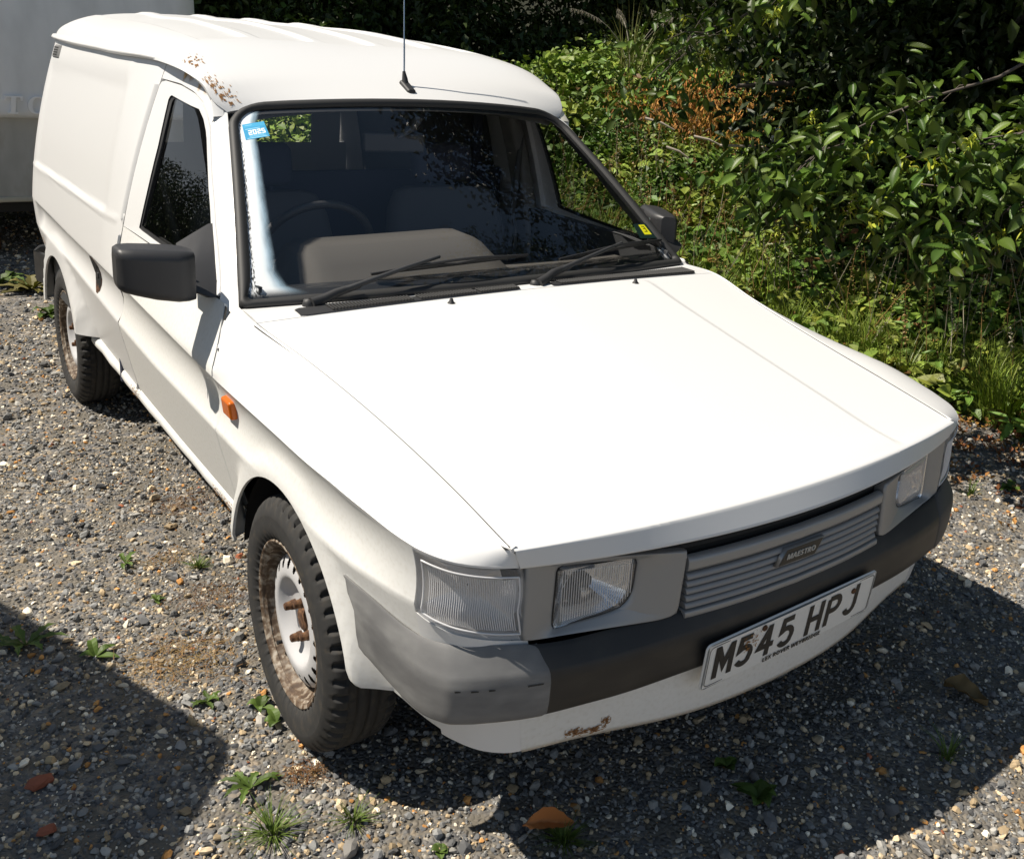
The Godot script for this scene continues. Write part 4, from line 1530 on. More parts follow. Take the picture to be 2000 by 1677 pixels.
func build_cab() -> void:
	var mb := MB.new()
	# bulkhead behind the seats, its upper half open
	mb.rbox(Transform3D(Basis(), Vector3(0, .69, -1.70)), Vector3(1.56, .74, .03), .01)
	mb.rbox(Transform3D(Basis(), Vector3(-.66, 1.23, -1.70)), Vector3(.05, .36, .03), .01)
	mb.rbox(Transform3D(Basis(), Vector3(.66, 1.23, -1.70)), Vector3(.05, .36, .03), .01)
	put(mb, "bulkhead", M.cloth_blue, van)
	mb = MB.new()
	mb.rbox(Transform3D(Basis(), Vector3(0, .37, -1.1)), Vector3(1.5, .06, 1.3), .02)
	put(mb, "cab_floor", M.trim, van)
	mb = MB.new()
	mb.rbox(Transform3D(Basis(), Vector3(0, .42, -2.4)), Vector3(1.4, .05, 1.3), .02)
	for s in [-1.0, 1.0]:
		mb.sheet(func(u: float, v: float) -> Vector3:
			var q := side(lerpf(-1.72, -3.05, u), lerpf(.42, 1.44, v), s)
			q.x -= s * .03
			return q, lins(0, 1, 8), lins(0, 1, 8), Vector3(-s, 0, 0))
	put(mb, "load_bay", M.trim, van)
	# seat belt pillar covers
	for s in [-1.0, 1.0]:
		mb = MB.new()
		var rings := []
		for y in [.60, .8, .95, 1.15, 1.35]:
			var r := PackedVector3Array()
			for q: Vector2 in rloop(.06, .10, .02): r.append(Vector3(s * (absf(side(-1.45, y, 1.0).x) - .055) + q.x, y, -1.46 + q.y))
			rings.append(r)
		mb.loft(rings)
		put(mb, "pillar_cover", M.grey_trim, van)
		mb = MB.new()
		mb.tube([Vector3(s * .70, 1.22, -1.42), Vector3(s * .66, .95, -1.40), Vector3(s * .60, .62, -1.34)], [.012, .018, .018], 4)
		put(mb, "seat_belt", M.trim, van)
	# seats
	for x in [-.36, .36]:
		mb = MB.new()
		mb.rbox(Transform3D(Basis(Vector3(1, 0, 0), .12), Vector3(x, .55, -1.12)), Vector3(.50, .16, .50), .06, 4)
		var seat := put(mb, "seat", M.cloth, van)
		mb = MB.new()
		var rings := []
		for e in [[.58, .46, .12, -1.33], [.70, .50, .14, -1.36], [.85, .50, .13, -1.40], [.95, .47, .11, -1.425], [1.01, .41, .085, -1.44], [1.025, .33, .05, -1.445]]:
			var r := PackedVector3Array()
			for q: Vector2 in rloop(e[1], e[2], e[2] * .45): r.append(Vector3(x + q.x, e[0], e[3] + q.y))
			rings.append(r)
		mb.loft(rings)
		put(mb, "seat_back", M.cloth, seat)
		mb = MB.new()
		mb.rbox(Transform3D(Basis(Vector3(1, 0, 0), -.15), Vector3(x, 1.115, -1.46)), Vector3(.25, .15, .08), .035, 4)
		mb.tube([Vector3(x - .05, 1.0, -1.45), Vector3(x - .05, 1.08, -1.46)], .007, 6)
		mb.tube([Vector3(x + .05, 1.0, -1.45), Vector3(x + .05, 1.08, -1.46)], .007, 6)
		put(mb, "headrest", M.cloth_blue, seat)
	# dashboard with the high instrument hood on the driver's side
	mb = MB.new()
	var p := PackedVector3Array()
	var xs := lins(-.72, .72, 48)
	for k in 6:
		for x: float in xs:
			var hood := sst(-.575, -.49, x) * sst(.18, .02, x)
			var z: float = [-.36, -.50, -.575, -.66, -.79, -.83][k]
			var y: float = [.86, .865, .868, .872, .868, .60][k]
			y += hood * [.0, .03, .085, .118, .125, 0][k]
			p.append(Vector3(x, y - .02 * absf(x) * (1 if k < 5 else 0), z + .09 * (-x * x)))
	mb.grid(p, xs.size(), 6, Vector3(0, 1, -.1))
	put(mb, "dashboard", M.dash, van)
	mb = MB.new()
	var ctr := Vector3(-.345, .895, -.985)
	var tilt := Basis(Vector3(1, 0, 0), .42)
	var l := []
	for i in 41: l.append(ctr + tilt * Vector3(cos(TAU * i / 40) * .185, sin(TAU * i / 40) * .185, 0))
	mb.tube(l, .0135, 8, false)
	var sw := put(mb, "steering_wheel", M.black, van)
	mb = MB.new()
	mb.rbox(Transform3D(tilt, ctr + tilt * Vector3(0, -.02, .02)), Vector3(.17, .13, .05), .03, 3)
	for a in [[-.16, -.04], [.16, -.04]]: mb.tube([ctr + tilt * Vector3(a[0] * .4, -.02, .02), ctr + tilt * Vector3(a[0] * 1.13, a[1], 0)], [.03, .02], 6)
	mb.tube([ctr, ctr + tilt * Vector3(0, 0, .22)], .03, 8)
	put(mb, "wheel_hub", M.black, sw)
	# interior mirror
	mb = MB.new()
	mb.rbox(Transform3D(Basis(Vector3(0, 1, 0), -.25), Vector3(-.06, 1.235, -1.02)), Vector3(.20, .065, .022), .010, 3)
	var im := put(mb, "interior_mirror", M.black, van)
	mb = MB.new()
	mb.tube([Vector3(.0, 1.325, -.965), Vector3(-.01, 1.285, -.985), Vector3(-.05, 1.25, -1.01)], [.018, .011, .008], 8)
	put(mb, "mirror_stem", M.trim, im)

func build_small() -> void:
	# roof aerial
	var mb := MB.new()
	var base := Vector3(.0, 1.396, -1.05)
	mb.rbox(Transform3D(Basis(Vector3(1, 0, 0), .44), base + Vector3(0, .010, 0)), Vector3(.030, .022, .075), .009, 3)
	mb.tube([base + Vector3(0, .012, -.012), base + Vector3(0, .035, -.018), base + Vector3(.0, .060, -.026)], [.012, .010, .005], 8)
	var a := put(mb, "roof_aerial", M.black, van)
	mb = MB.new()
	mb.tube([base + Vector3(0, .055, -.024), base + Vector3(.036, .3, -.10), base + Vector3(.085, .62, -.225)], [.0030, .0026, .0022], 6)
	put(mb, "aerial_rod", M.chrome, a)
	# side repeater
	for s in [-1.0, 1.0]:
		mb = MB.new()
		var q := side(-.335, .686, s)
		mb.rbox(Transform3D(Basis(Vector3(0, 0, 1), -s * .12), q + Vector3(s * .006, 0, 0)), Vector3(.022, .046, .062), .007, 3)
		put(mb, "side_repeater", M.amber, van)
	# rust where the roof meets the pillar and drip rail
	var patches := [[.0, .11, -.995, -.86, "rust_spots"], [.02, .16, -.995, -.90, "rust_spots"], [.17, .25, -.995, -.87, "rust_spots"], [.08, .15, -.998, -.93, "rust_spots"]]
	for e in patches:
		mb = MB.new()
		mb.sheet(func(u: float, v: float) -> Vector3:
			var p := roof_pt(lerpf(e[0], e[1], v), lerpf(e[2], e[3], u))
			return p + Vector3(-.6, .6, .5) * .002, lins(0, 1, 10), lins(0, 1, 10), Vector3(-.5, .6, .5))
		put(mb, "rust_spot", M[e[4]], van)
	for e in [[-1.30, -1.17], [-1.21, -1.06]]:   # rust runs down from the rail over the door
		mb = MB.new()
		mb.sheet(func(u: float, v: float) -> Vector3:
			var z := lerpf(e[0], e[1], u)
			var lo := lk([[-1.385, 1.394], [-1.27, 1.386], [-1.18, 1.368], [-1.11, 1.343], [-1.06, 1.314]], z)
			return side(z, lerpf(lo + .002, gutter(z) - .008, v), -1.0) + Vector3(-.0015, 0, 0), lins(0, 1, 6), lins(0, 1, 4), Vector3(-1, 0, 0))
		put(mb, "rust_run", M.rust_run, van)
	for e in [[-1.55, -1.40, .33, .385], [-.56, -.40, .33, .375], [-.66, -.5, .335, .37]]:   # and along the sill
		mb = MB.new()
		mb.sheet(func(u: float, v: float) -> Vector3: return Vector3(-.7835 - .002 * sin(PI * v), lerpf(e[2], e[3], v), lerpf(e[0], e[1], u)), lins(0, 1, 4), lins(0, 1, 4), Vector3(-1, 0, 0))
		put(mb, "rust_spot", M.rust_spots, van)
	mb = MB.new()
	mb.sheet(func(u: float, v: float) -> Vector3: return side(lerpf(-2.90, -2.78, u), lerpf(.60, .66, v), -1.0) + Vector3(-.0015, 0, 0), lins(0, 1, 4), lins(0, 1, 4), Vector3(-1, 0, 0))
	put(mb, "rust_spot", M.rust_spots, van)
	mb = MB.new()
	mb.sheet(func(u: float, v: float) -> Vector3:
		var g := Vector3(lerpf(.50, .70, u), 0, lerpf(-.375, -.33, v))
		g.y = .8982 + .0008 - .03 * (g.x - .5) - .05 * v
		return g, lins(0, 1, 4), lins(0, 1, 4), Vector3(0, 1, 0))

func build_van() -> void:
	build_outline()
	van_materials()
	more_materials()
	van = thing("panel_van", "white small panel van with rust spots, black door mirrors and grey bumper corners", "van")
	for s in [-1.0, 1.0]:
		build_quarter(s)
		build_door(s)
		build_wing(s)
		build_indicator(s)
		build_headlight(s)
		build_mirror(s)
	build_roof()
	build_bonnet()
	build_windscreen()
	build_grille()
	build_bumper()
	build_plate()
	build_wheels()
	build_rear()
	build_underside()
	build_cab()
	build_small()

func more_materials() -> void:
	M.lens_white = pane(.12, 1, 1, 1, .06)
	M.lens_clear = pane(.06, 1, 1, 1, .02)
	M.lens_rib = mat(.62, .62, .63, .2)
	M.lamp_bowl = mat(.66, .66, .67, .28, .7)
	M.reflector = mat(.72, .73, .75, .10, 1.0)
	M.slam = mat(.016, .016, .016, .8)  # shade of the gap over the grille put into the panel colour
	M.badge_rim = mat(.30, .30, .30, .35, .5)
	M.badge_face = mat(.014, .014, .013, .4)
	M.badge_text = mat(.42, .41, .38, .4)
	M.bumper_shaded = mat(.05, .05, .052, .6)  # far end cap, its shade put into a darker grey
	M.plate = mat(.72, .72, .70, .5)
	M.mirror_black = mat(.030, .030, .032, .48)
	M.liner = mat(.012, .012, .012, .95)
	M.dash = mat(.060, .056, .050, .85)
	M.lining = mat(.045, .047, .05, .7)
	M.trim_dark = mat(.03, .031, .033, .5)
	M.cream = mat(.70, .68, .58, .5)
	var td := noise_image(128, 128, .04, 4, 9)
	M.tyre = mat(1, 1, 1, .82)
	M.tyre.albedo_texture = ramp_tex(td, [[0.0, Color(.017, .017, .017)], [.55, Color(.024, .0235, .023)], [.78, Color(.034, .031, .027)], [1.0, Color(.055, .044, .030)]])
	M.tyre.uv1_triplanar = true
	M.tyre.uv1_scale = Vector3(6, 6, 6)
	M.frit = mat(.014, .014, .014, .5)
	# fading and clouding along the glass edges
	var src := noise_image(128, 256, .03, 4, 51)
	var fine := noise_image(128, 256, .16, 3, 53)
	var im := Image.create(128, 256, false, Image.FORMAT_RGBA8)
	var im2 := Image.create(128, 64, false, Image.FORMAT_RGBA8)
	var im3 := Image.create(128, 64, false, Image.FORMAT_RGBA8)
	for y in 256:
		for x in 128:
			var u := x / 127.0
			var n := src.get_pixel(x, y).r
			var f := fine.get_pixel(x, y).r
			var al := smoothstep(1.0, .50, u + (n - .5) * .10) * .92 + .10 * smoothstep(1.0, .8, u)
			al *= smoothstep(0.0, .03, u) * smoothstep(0, .03, y / 255.0) * smoothstep(1, .95, y / 255.0)
			var col := Color(.80, .83, .84).lerp(Color(.42, .60, .74), smoothstep(.45, .85, u)).linear_to_srgb()
			if f > .60 - .10 * smoothstep(.65, .2, absf(y / 255.0 - .55) * 2) and u < .20 + .08 * n:   # dark flecks next to the seal
				col = Color(.02, .02, .02).linear_to_srgb()
			col.a = clampf(al, 0, .93)
			im.set_pixel(x, y, col)
			if y < 64:
				var b := Color(.02, .02, .02).linear_to_srgb()
				b.a = clampf((.75 - y / 64.0 * -.35 + (f - .5) * 1.2) * smoothstep(0, .12, y / 63.0), 0, .96)
				im2.set_pixel(x, y, b)
				var w := Color(.75, .76, .76).linear_to_srgb()
				w.a = clampf((n * 1.4 + f - 1.0) * 2.5, 0, .9) * sin(PI * u) * sin(PI * y / 63.0)
				im3.set_pixel(x, y, w)
	for q in [["cloudy", im], ["frit_fade", im2], ["cloudy_small", im3]]:
		var m := mat(1, 1, 1, .5)
		m.albedo_texture = ImageTexture.create_from_image(q[1])
		m.transparency = BaseMaterial3D.TRANSPARENCY_ALPHA
		M[q[0]] = m
	# stickers: flat print
	im = Image.create(96, 80, false, Image.FORMAT_RGBA8)
	im.fill(Color(.22, .60, .78))
	im.fill_rect(Rect2i(0, 0, 96, 20), Color(.26, .65, .82))
	for q in [[8, 26, 62, 3], [18, 62, 60, 2], [18, 67, 66, 2], [8, 73, 80, 3], [10, 8, 30, 2]]: im.fill_rect(Rect2i(q[0], q[1], q[2], q[3]), Color(.62, .84, .93))
	var digits := {"2": ["111", "001", "111", "100", "111"], "0": ["111", "101", "101", "101", "111"], "5": ["111", "100", "111", "001", "111"]}
	var dx := 18
	for ch in "2025":
		for r in 5:
			for k in 3:
				if digits[ch][r][k] == "1": im.fill_rect(Rect2i(dx + k * 5, 34 + r * 5, 5, 5), Color(.97, .98, .98))
		dx += 18
	M.sticker_blue = mat(1, 1, 1, .5)
	M.sticker_blue.albedo_texture = ImageTexture.create_from_image(im)
	im = Image.create(80, 80, false, Image.FORMAT_RGBA8)
	im.fill(Color(.06, .16, .14))
	im.fill_rect(Rect2i(30, 6, 36, 54), Color(.88, .86, .12))
	for q in [[40, 14, 16, 4], [52, 14, 4, 16], [42, 26, 14, 4], [52, 30, 4, 14], [40, 42, 16, 4]]: im.fill_rect(Rect2i(q[0], q[1], q[2], q[3]), Color(.08, .08, .05))
	M.sticker_dark = mat(1, 1, 1, .5)
	M.sticker_dark.albedo_texture = ImageTexture.create_from_image(im)

# ================================================================ the place
var rng := RandomNumberGenerator.new()
var hills := FastNoiseLite.new()
var patchy := FastNoiseLite.new()

func rf(a: float, b: float) -> float: return rng.randf_range(a, b)

func border(z: float) -> float:   # where the gravel ends and the growth begins
	return lk([[-13, -6.0], [-11, -2.5], [-9.5, .8], [-8, 2.2], [-6.5, 2.9], [-5, 3.2], [-3, 3.05], [-1.5, 2.9], [-.6, 2.8], [.3, 2.85], [2, 3.3], [5, 4.2]], z)

func bank(x: float, z: float) -> float:
	var d := x - border(z)
	if d <= 0: return 0.0
	var h := .09 * minf(d, 4.0) + .03 * maxf(d - 4, 0)
	h += .55 * exp(-(pow(x - 6.3, 2) + pow(z + 7.6, 2)) / 7.0)
	h += .07 * hills.get_noise_2d(x * 2, z * 2) * sst(0, 1, d)
	h += 9.0 * sst(-17, -34, z) * sst(-8, 2, x)  # hill added to close bright sky gaps between the far trees
	return maxf(h, 0)

func growth(x: float, z: float) -> float:   # how tall the low growth stands on the bank
	var d := x - border(z)
	var far := sst(-3.5, -7.5, z)
	return sst(-.1, 1.5, d) * (lerpf(.30, .52, far) + .30 * hills.get_noise_2d(x * 1.3 + 40, z * 1.3)) + .05

func scatter(called: String, m: Mesh, material: Material, at: Array, colors: PackedColorArray, parent: Node, kind := "stuff") -> MultiMeshInstance3D:
	var mm := MultiMesh.new()
	mm.transform_format = MultiMesh.TRANSFORM_3D
	mm.use_colors = true
	mm.mesh = m
	mm.instance_count = at.size()
	for i in at.size():
		mm.set_instance_transform(i, at[i])
		mm.set_instance_color(i, colors[i])
	var o := MultiMeshInstance3D.new()
	o.multimesh = mm
	o.material_override = material
	if parent == self: o.name = numbered(called)
	else:
		var k := 0
		var nm := called
		while parent.has_node(nm):
			k += 1
			nm = "%s_%03d" % [called, k]
		o.name = nm
	parent.add_child(o, true)
	if kind: o.set_meta("kind", kind)
	return o

func leaf(mb: MB, at: Transform3D, length: float, width: float, fold: float, droop: float) -> void:
	var q := [Vector3(0, 0, 0), Vector3(-width * .5, fold * width, length * .42), Vector3(0, -droop * length * .3, length * .5), Vector3(width * .5, fold * width, length * .42), Vector3(0, -droop * length, length), Vector3(-width * .32, fold * width * .6 - droop * length * .5, length * .75), Vector3(width * .32, fold * width * .6 - droop * length * .5, length * .75)]
	for t: Array in [[0, 1, 2], [0, 2, 3], [1, 5, 2], [2, 5, 4], [2, 4, 6], [2, 6, 3]]:
		mb.tri(at * q[t[0]], at * q[t[1]], at * q[t[2]], at.basis.y)

func turned(yaw: float, pitch: float, roll: float) -> Basis:
	return Basis(Vector3.UP, yaw) * Basis(Vector3.RIGHT, pitch) * Basis(Vector3.BACK, roll)

func sprig(sd: int, count: int, rad: float, length: float, width: float, up := .5, flat := .6) -> ArrayMesh:   # a handful of leaves about their twigs
	var r := RandomNumberGenerator.new()
	r.seed = sd
	var mb := MB.new()
	for i in count:
		var dir := Vector3(r.randfn(), r.randfn() * flat, r.randfn()).normalized()
		var p := dir * rad * pow(r.randf(), .45)
		var b := turned(r.randf() * TAU, r.randf_range(-.5, 1.0) - up + .3, r.randf_range(-.7, .7))
		var k := r.randf_range(.6, 1.15)
		var g := r.randf_range(.65, 1.25)
		mb.tint = Color(g * r.randf_range(.9, 1.15), g, g * r.randf_range(.8, 1.1))
		leaf(mb, Transform3D(b, p), length * k, width * k, r.randf_range(.05, .35), r.randf_range(0, .35))
	return mb.mesh(true)

func blades(sd: int, count: int, h: float, spread: float, w: float) -> ArrayMesh:
	var r := RandomNumberGenerator.new()
	r.seed = sd
	var mb := MB.new()
	for i in count:
		var a := r.randf() * TAU
		var o := Vector3(cos(a), 0, sin(a))
		var root := o * spread * .25 * r.randf()
		var hh := h * r.randf_range(.5, 1.1)
		var lean := r.randf_range(.1, 1.0) * spread
		var side_ := Vector3(-o.z, 0, o.x) * w * .5
		var g := r.randf_range(.7, 1.25)
		mb.tint = Color(g * r.randf_range(.9, 1.25), g, g * .9)
		var pts := []
		for k in 4:
			var t := k / 3.0
			pts.append(root + o * lean * t * t + Vector3(0, hh * (t - .25 * t * t * lean / spread), 0))
		for k in 3:
			var w0 := side_ * (1 - k / 3.0)
			var w1 := side_ * (1 - (k + 1) / 3.0)
			mb.tri(pts[k] - w0, pts[k] + w0, pts[k + 1] + w1, o + Vector3.UP)
			if k < 2: mb.tri(pts[k] - w0, pts[k + 1] + w1, pts[k + 1] - w1, o + Vector3.UP)
	return mb.mesh(true)

func foliage(r: float, g: float, b: float, back := .35, rough := .5) -> StandardMaterial3D:
	var m := mat(r, g, b, rough)
	m.vertex_color_use_as_albedo = true
	m.backlight_enabled = true
	m.backlight = Color(back * .9, back, back * .35)
	m.metallic_specular = .35
	return m

func stone_mesh(sd: int, flat: float, rough: float) -> ArrayMesh:   # a chipped lump of about unit size
	var r := RandomNumberGenerator.new()
	r.seed = sd
	var f := FastNoiseLite.new()
	f.seed = sd
	f.frequency = .9
	var p := PackedVector3Array()
	var w := 8
	var h := 6
	var cuts := []
	for k in 10: cuts.append([Vector3(r.randfn(), r.randfn() * .8, r.randfn()).normalized(), r.randf_range(.42, .85)])
	for j in h:
		for i in w:
			var a := TAU * i / (w - 1)
			var b := PI * j / (h - 1)
			var q := Vector3(sin(b) * cos(a), cos(b), sin(b) * sin(a))
			q *= 1 + rough * f.get_noise_3dv(q * 1.6)
			for c in cuts:
				var d: float = q.dot(c[0])
				if d > c[1]: q -= c[0] * (d - c[1])
			p.append(Vector3(q.x, q.y * flat, q.z * r.randf_range(.98, 1.02)) * .5)
	var mb := MB.new()
	for j in h - 1:
		for i in w - 1:
			var a := j * w + i
			for t: Array in [[a, a + 1, a + w + 1], [a, a + w + 1, a + w]]:
				if (p[t[1]] - p[t[0]]).cross(p[t[2]] - p[t[0]]).length_squared() > 1e-14:
					mb.tri(p[t[0]], p[t[1]], p[t[2]], p[t[0]] + p[t[1]] + p[t[2]])
	return mb.mesh(true)

func stone_color() -> Color:
	var t := rng.randf()
	var k := rf(.8, 1.55)
	var c := Color(.115, .118, .125)
	if t < .26: c = Color(.070, .074, .082)
	elif t < .52: c = Color(.14, .147, .157)
	elif t < .72: c = Color(.21, .213, .215)
	elif t < .83: c = Color(.25, .20, .135)
	elif t < .90: c = Color(.37, .31, .225)
	elif t < .925: c = Color(.30, .16, .06)
	elif t < .928: c = Color(.22, .085, .05)
	elif t < .985: c = Color(.50, .47, .41)
	k *= 1.32
	return Color(c.r * k * 1.06, c.g * k * 1.01, c.b * k * .92)

func build_ground() -> void:
	# fine grit: cells of their own colour and height
	var f := FastNoiseLite.new()
	f.noise_type = FastNoiseLite.TYPE_CELLULAR
	f.seed = 3
	f.frequency = .11
	f.cellular_return_type = FastNoiseLite.RETURN_CELL_VALUE
	f.fractal_type = FastNoiseLite.FRACTAL_NONE
	var cells := f.get_seamless_image(512, 512)
	f.cellular_return_type = FastNoiseLite.RETURN_DISTANCE2_SUB
	var edge := f.get_seamless_image(512, 512)
	var soil := noise_image(512, 512, .012, 4, 8)
	var im := Image.create(512, 512, false, Image.FORMAT_RGBA8)
	for y in 512:
		for x in 512:
			var v := cells.get_pixel(x, y).r
			var e := edge.get_pixel(x, y).r
			var c := Color(.075, .075, .078)
			if v > .25: c = Color(.125, .122, .118)
			if v > .45: c = Color(.17, .15, .122)
			if v > .62: c = Color(.10, .10, .102)
			if v > .78: c = Color(.22, .18, .13)
			if v > .92: c = Color(.34, .31, .26)
			var earth := Color(.135, .120, .098)
			c *= 1.4
			c = c.lerp(earth, clampf(smoothstep(.35, .7, soil.get_pixel(x, y).r) * .75 + .25 * smoothstep(.5, .2, e), 0, 1))
			im.set_pixel(x, y, c.linear_to_srgb())
	var m := mat(1, 1, 1, .95)
	m.albedo_texture = ImageTexture.create_from_image(im)
	m.heightmap_enabled = true
	m.heightmap_texture = ImageTexture.create_from_image(edge)
	m.heightmap_scale = .8
	m.uv1_triplanar = true
	m.uv1_world_triplanar = true
	m.uv1_scale = Vector3(1.3, 1.3, 1.3)
	var mb := MB.new()
	var gx := [-150.0, -60, -25, -12, -8]
	gx.append_array(lins(-6, 4, 100))
	gx.append_array([6.0, 9, 14, 25, 60, 150])
	var gz := [-150.0, -60, -30, -18, -14]
	gz.append_array(lins(-11, 3, 140))
	gz.append_array([5.0, 9, 20, 60, 150])
	mb.sheet(func(x: float, z: float) -> Vector3:
		return Vector3(x, .012 * hills.get_noise_2d(x * 3.1, z * 3.1) - .006 if absf(x) < 7 and z > -12 and z < 4 else -.006, z), gx, gz, Vector3.UP)
	var ground := put(mb, "ground", m, self)
	tag(ground, "grey and tan gravel yard under the van", "", "", "structure")
	# the bank that the growth stands on
	mb = MB.new()
	mb.sheet(func(u: float, z: float) -> Vector3:
		var x := border(z) + u
		return Vector3(x, bank(x, z) - .012 + .01 * u if u < 1.2 else bank(x, z), z), [0, .15, .3, .5, .75, 1, 1.25, 1.5, 2, 2.5, 3, 3.5, 4, 5, 6, 8, 11, 15, 22, 40, 90], lins(-44, 8, 104), Vector3.UP)
	var earth := mat(1, 1, 1, .95)
	earth.albedo_texture = ramp_tex(noise_image(256, 256, .03, 5, 12), [[0.0, Color(.014, .016, .008)], [.5, Color(.028, .030, .014)], [1.0, Color(.055, .055, .028)]])
	earth.uv1_triplanar = true
	earth.uv1_world_triplanar = true
	earth.uv1_scale = Vector3(1.1, 1.1, 1.1)
	var b := put(mb, "earth_bank", earth, self)
	tag(b, "rising earth bank under the brambles and grass", "", "", "structure")
	build_stones(ground)

func on_yard(x: float, z: float) -> bool:
	return x < border(z) + .25

func ground_y(x: float, z: float) -> float:
	return .012 * hills.get_noise_2d(x * 3.1, z * 3.1) - .006

func build_stones(ground: Node) -> void:
	var sm := mat(1, 1, 1, .9)
	sm.vertex_color_use_as_albedo = true
	sm.metallic_specular = .3
	var meshes := []
	for k in 6: meshes.append(stone_mesh(100 + k, [.55, .75, .42, .8, .65, .48][k], .3))
	var at := [[], [], [], [], [], []]
	var col := [PackedColorArray(), PackedColorArray(), PackedColorArray(), PackedColorArray(), PackedColorArray(), PackedColorArray()]
	var big := []
	var place := func(x0: float, x1: float, z0: float, z1: float, n: int, s0: float, s1_: float, pw: float) -> void:
		for i in n:
			var x := rf(x0, x1)
			var z := rf(z0, z1)
			if not on_yard(x, z): continue
			if absf(x) < .45 and z < -.3 and z > -3.0: continue
			var thin := patchy.get_noise_2d(x * 1.7, z * 1.7)
			if rng.randf() < .45 * smoothstep(.05, .5, thin): continue
			var s := s0 + (s1_ - s0) * pow(rng.randf(), pw)
			var b := Basis(Vector3.UP, rf(0, TAU)) * Basis(Vector3.RIGHT, rng.randfn() * .28) * Basis(Vector3.BACK, rng.randfn() * .28)
			b = b.scaled_local(Vector3(rf(.8, 1.25), rf(.7, 1.2), rf(.65, 1.0)) * s)
			var t := Transform3D(b, Vector3(x, ground_y(x, z) + s * rf(.06, .2), z))
			if s > .030:
				big.append([s / Vector3(x + 1.5, 1.5, z - 1.9).length(), t])
				continue
			var k := rng.randi() % 6
			at[k].append(t)
			col[k].append(stone_color())
	place.call(-1.9, 1.5, -1.9, 1.5, 80000, .004, .011, 1.0)
	place.call(-2.6, 3.2, -4.0, 1.9, 70000, .010, .022, 1.3)
	place.call(-2.2, 3.2, -7.5, 1.9, 24000, .015, .038, 1.9)
	place.call(-2.2, 3.2, -7.5, 1.9, 2600, .028, .056, 2.4)
	place.call(-2.0, 3.0, -9.0, -3.5, 9000, .014, .03, 1.2)
	big.sort_custom(func(a, b): return a[0] > b[0])
	var mats := []
	for c in [[.13, .131, .132], [.17, .171, .172], [.21, .21, .208], [.12, .121, .122], [.28, .23, .155], [.36, .31, .24], [.20, .195, .185], [.16, .16, .161], [.21, .20, .185], [.46, .43, .38]]:
		var q := mat(c[0], c[1], c[2], .88)
		q.metallic_specular = .3
		mats.append(q)
	for i in big.size():
		if i < 290:
			var o := put(meshes[i % 6], "stone", mats[[0, 1, 2, 3, 4, 1, 5, 6, 7, 0, 2, 3, 7, 8, 6, 9, 1, 4][i % 18]], ground)
			o.transform = big[i][1]
		else:
			at[i % 6].append(big[i][1])
			col[i % 6].append(stone_color())
	for k in 6: scatter("gravel", meshes[k], sm, at[k], col[k], ground)

# ---------------------------------------------------------------- weeds and litter on the gravel
func rosette(sd: int, n: int, length: float, width: float, toothed := true) -> ArrayMesh:   # dandelion-like: long leaves from one root
	var r := RandomNumberGenerator.new()
	r.seed = sd
	var mb := MB.new()
	for i in n:
		var a := TAU * i / n + r.randf_range(-.8, .8)
		var l := length * r.randf_range(.6, 1.15)
		var rise := r.randf_range(.05, 1.3)
		var g := r.randf_range(.5, 1.3)
		mb.tint = Color(g, g, g)
		var b := Basis(Vector3.UP, a)
		var prev := []
		for k in 9:
			var t := k / 8.0
			var w := width * sin(PI * pow(t, .7)) * .5 + .002
			if toothed and k % 2 == 1: w *= .5
			if k == 8: w = .0005
			var y := l * rise * (t - .85 * t * t) + .004
			var c := Vector3(l * .18 * sin(t * 2.5 + i) * t, y, l * t * (1.0 - .25 * rise * t))
			var row := [b * (c + Vector3(-w, w * .35, 0)), b * c, b * (c + Vector3(w, w * .35, 0))]
			if k > 0:
				for s in 2:
					mb.tri(prev[s], prev[s + 1], row[s + 1], Vector3.UP)
					mb.tri(prev[s], row[s + 1], row[s], Vector3.UP)
			prev = row
	return mb.mesh(true)

func matted(sd: int, count: int, rad: float, length: float) -> ArrayMesh:   # straw lying every way on the gravel
	var r := RandomNumberGenerator.new()
	r.seed = sd
	var mb := MB.new()
	for i in count:
		var p := Vector3(r.randfn() * rad * .45, r.randf_range(.002, .014), r.randfn() * rad * .4)
		var a := r.randf() * TAU
		var l := length * r.randf_range(.3, 1.0)
		var d0 := Vector3(cos(a), r.randf_range(-.06, .16), sin(a)) * l
		var n := Vector3(-sin(a), 0, cos(a)) * .0011
		var bend := Vector3(r.randfn(), absf(r.randfn()) * .5, r.randfn()) * l * .10
		var g := r.randf_range(.5, 1.3)
		mb.tint = Color(g, g * r.randf_range(.8, 1.1), g * r.randf_range(.7, 1.1))
		mb.tri(p - n, p + n, p + d0 * .5 + bend, Vector3.UP)
		mb.tri(p + d0 * .5 + bend - n, p + d0 * .5 + bend + n, p + d0, Vector3.UP)
	return mb.mesh(true)

func plant(called: String, label: String, category: String, x: float, z: float, m: Mesh, material: Material, turn := 0.0, size := 1.0, group := "") -> MeshInstance3D:
	var o := put(m, called, material, self)
	o.position = Vector3(x, ground_y(x, z) + .002, z)
	o.rotation.y = turn
	o.scale = Vector3.ONE * size * (.8 if category == "weed" and z > -2 else 1.0)
	tag(o, label, category, group)
	return o

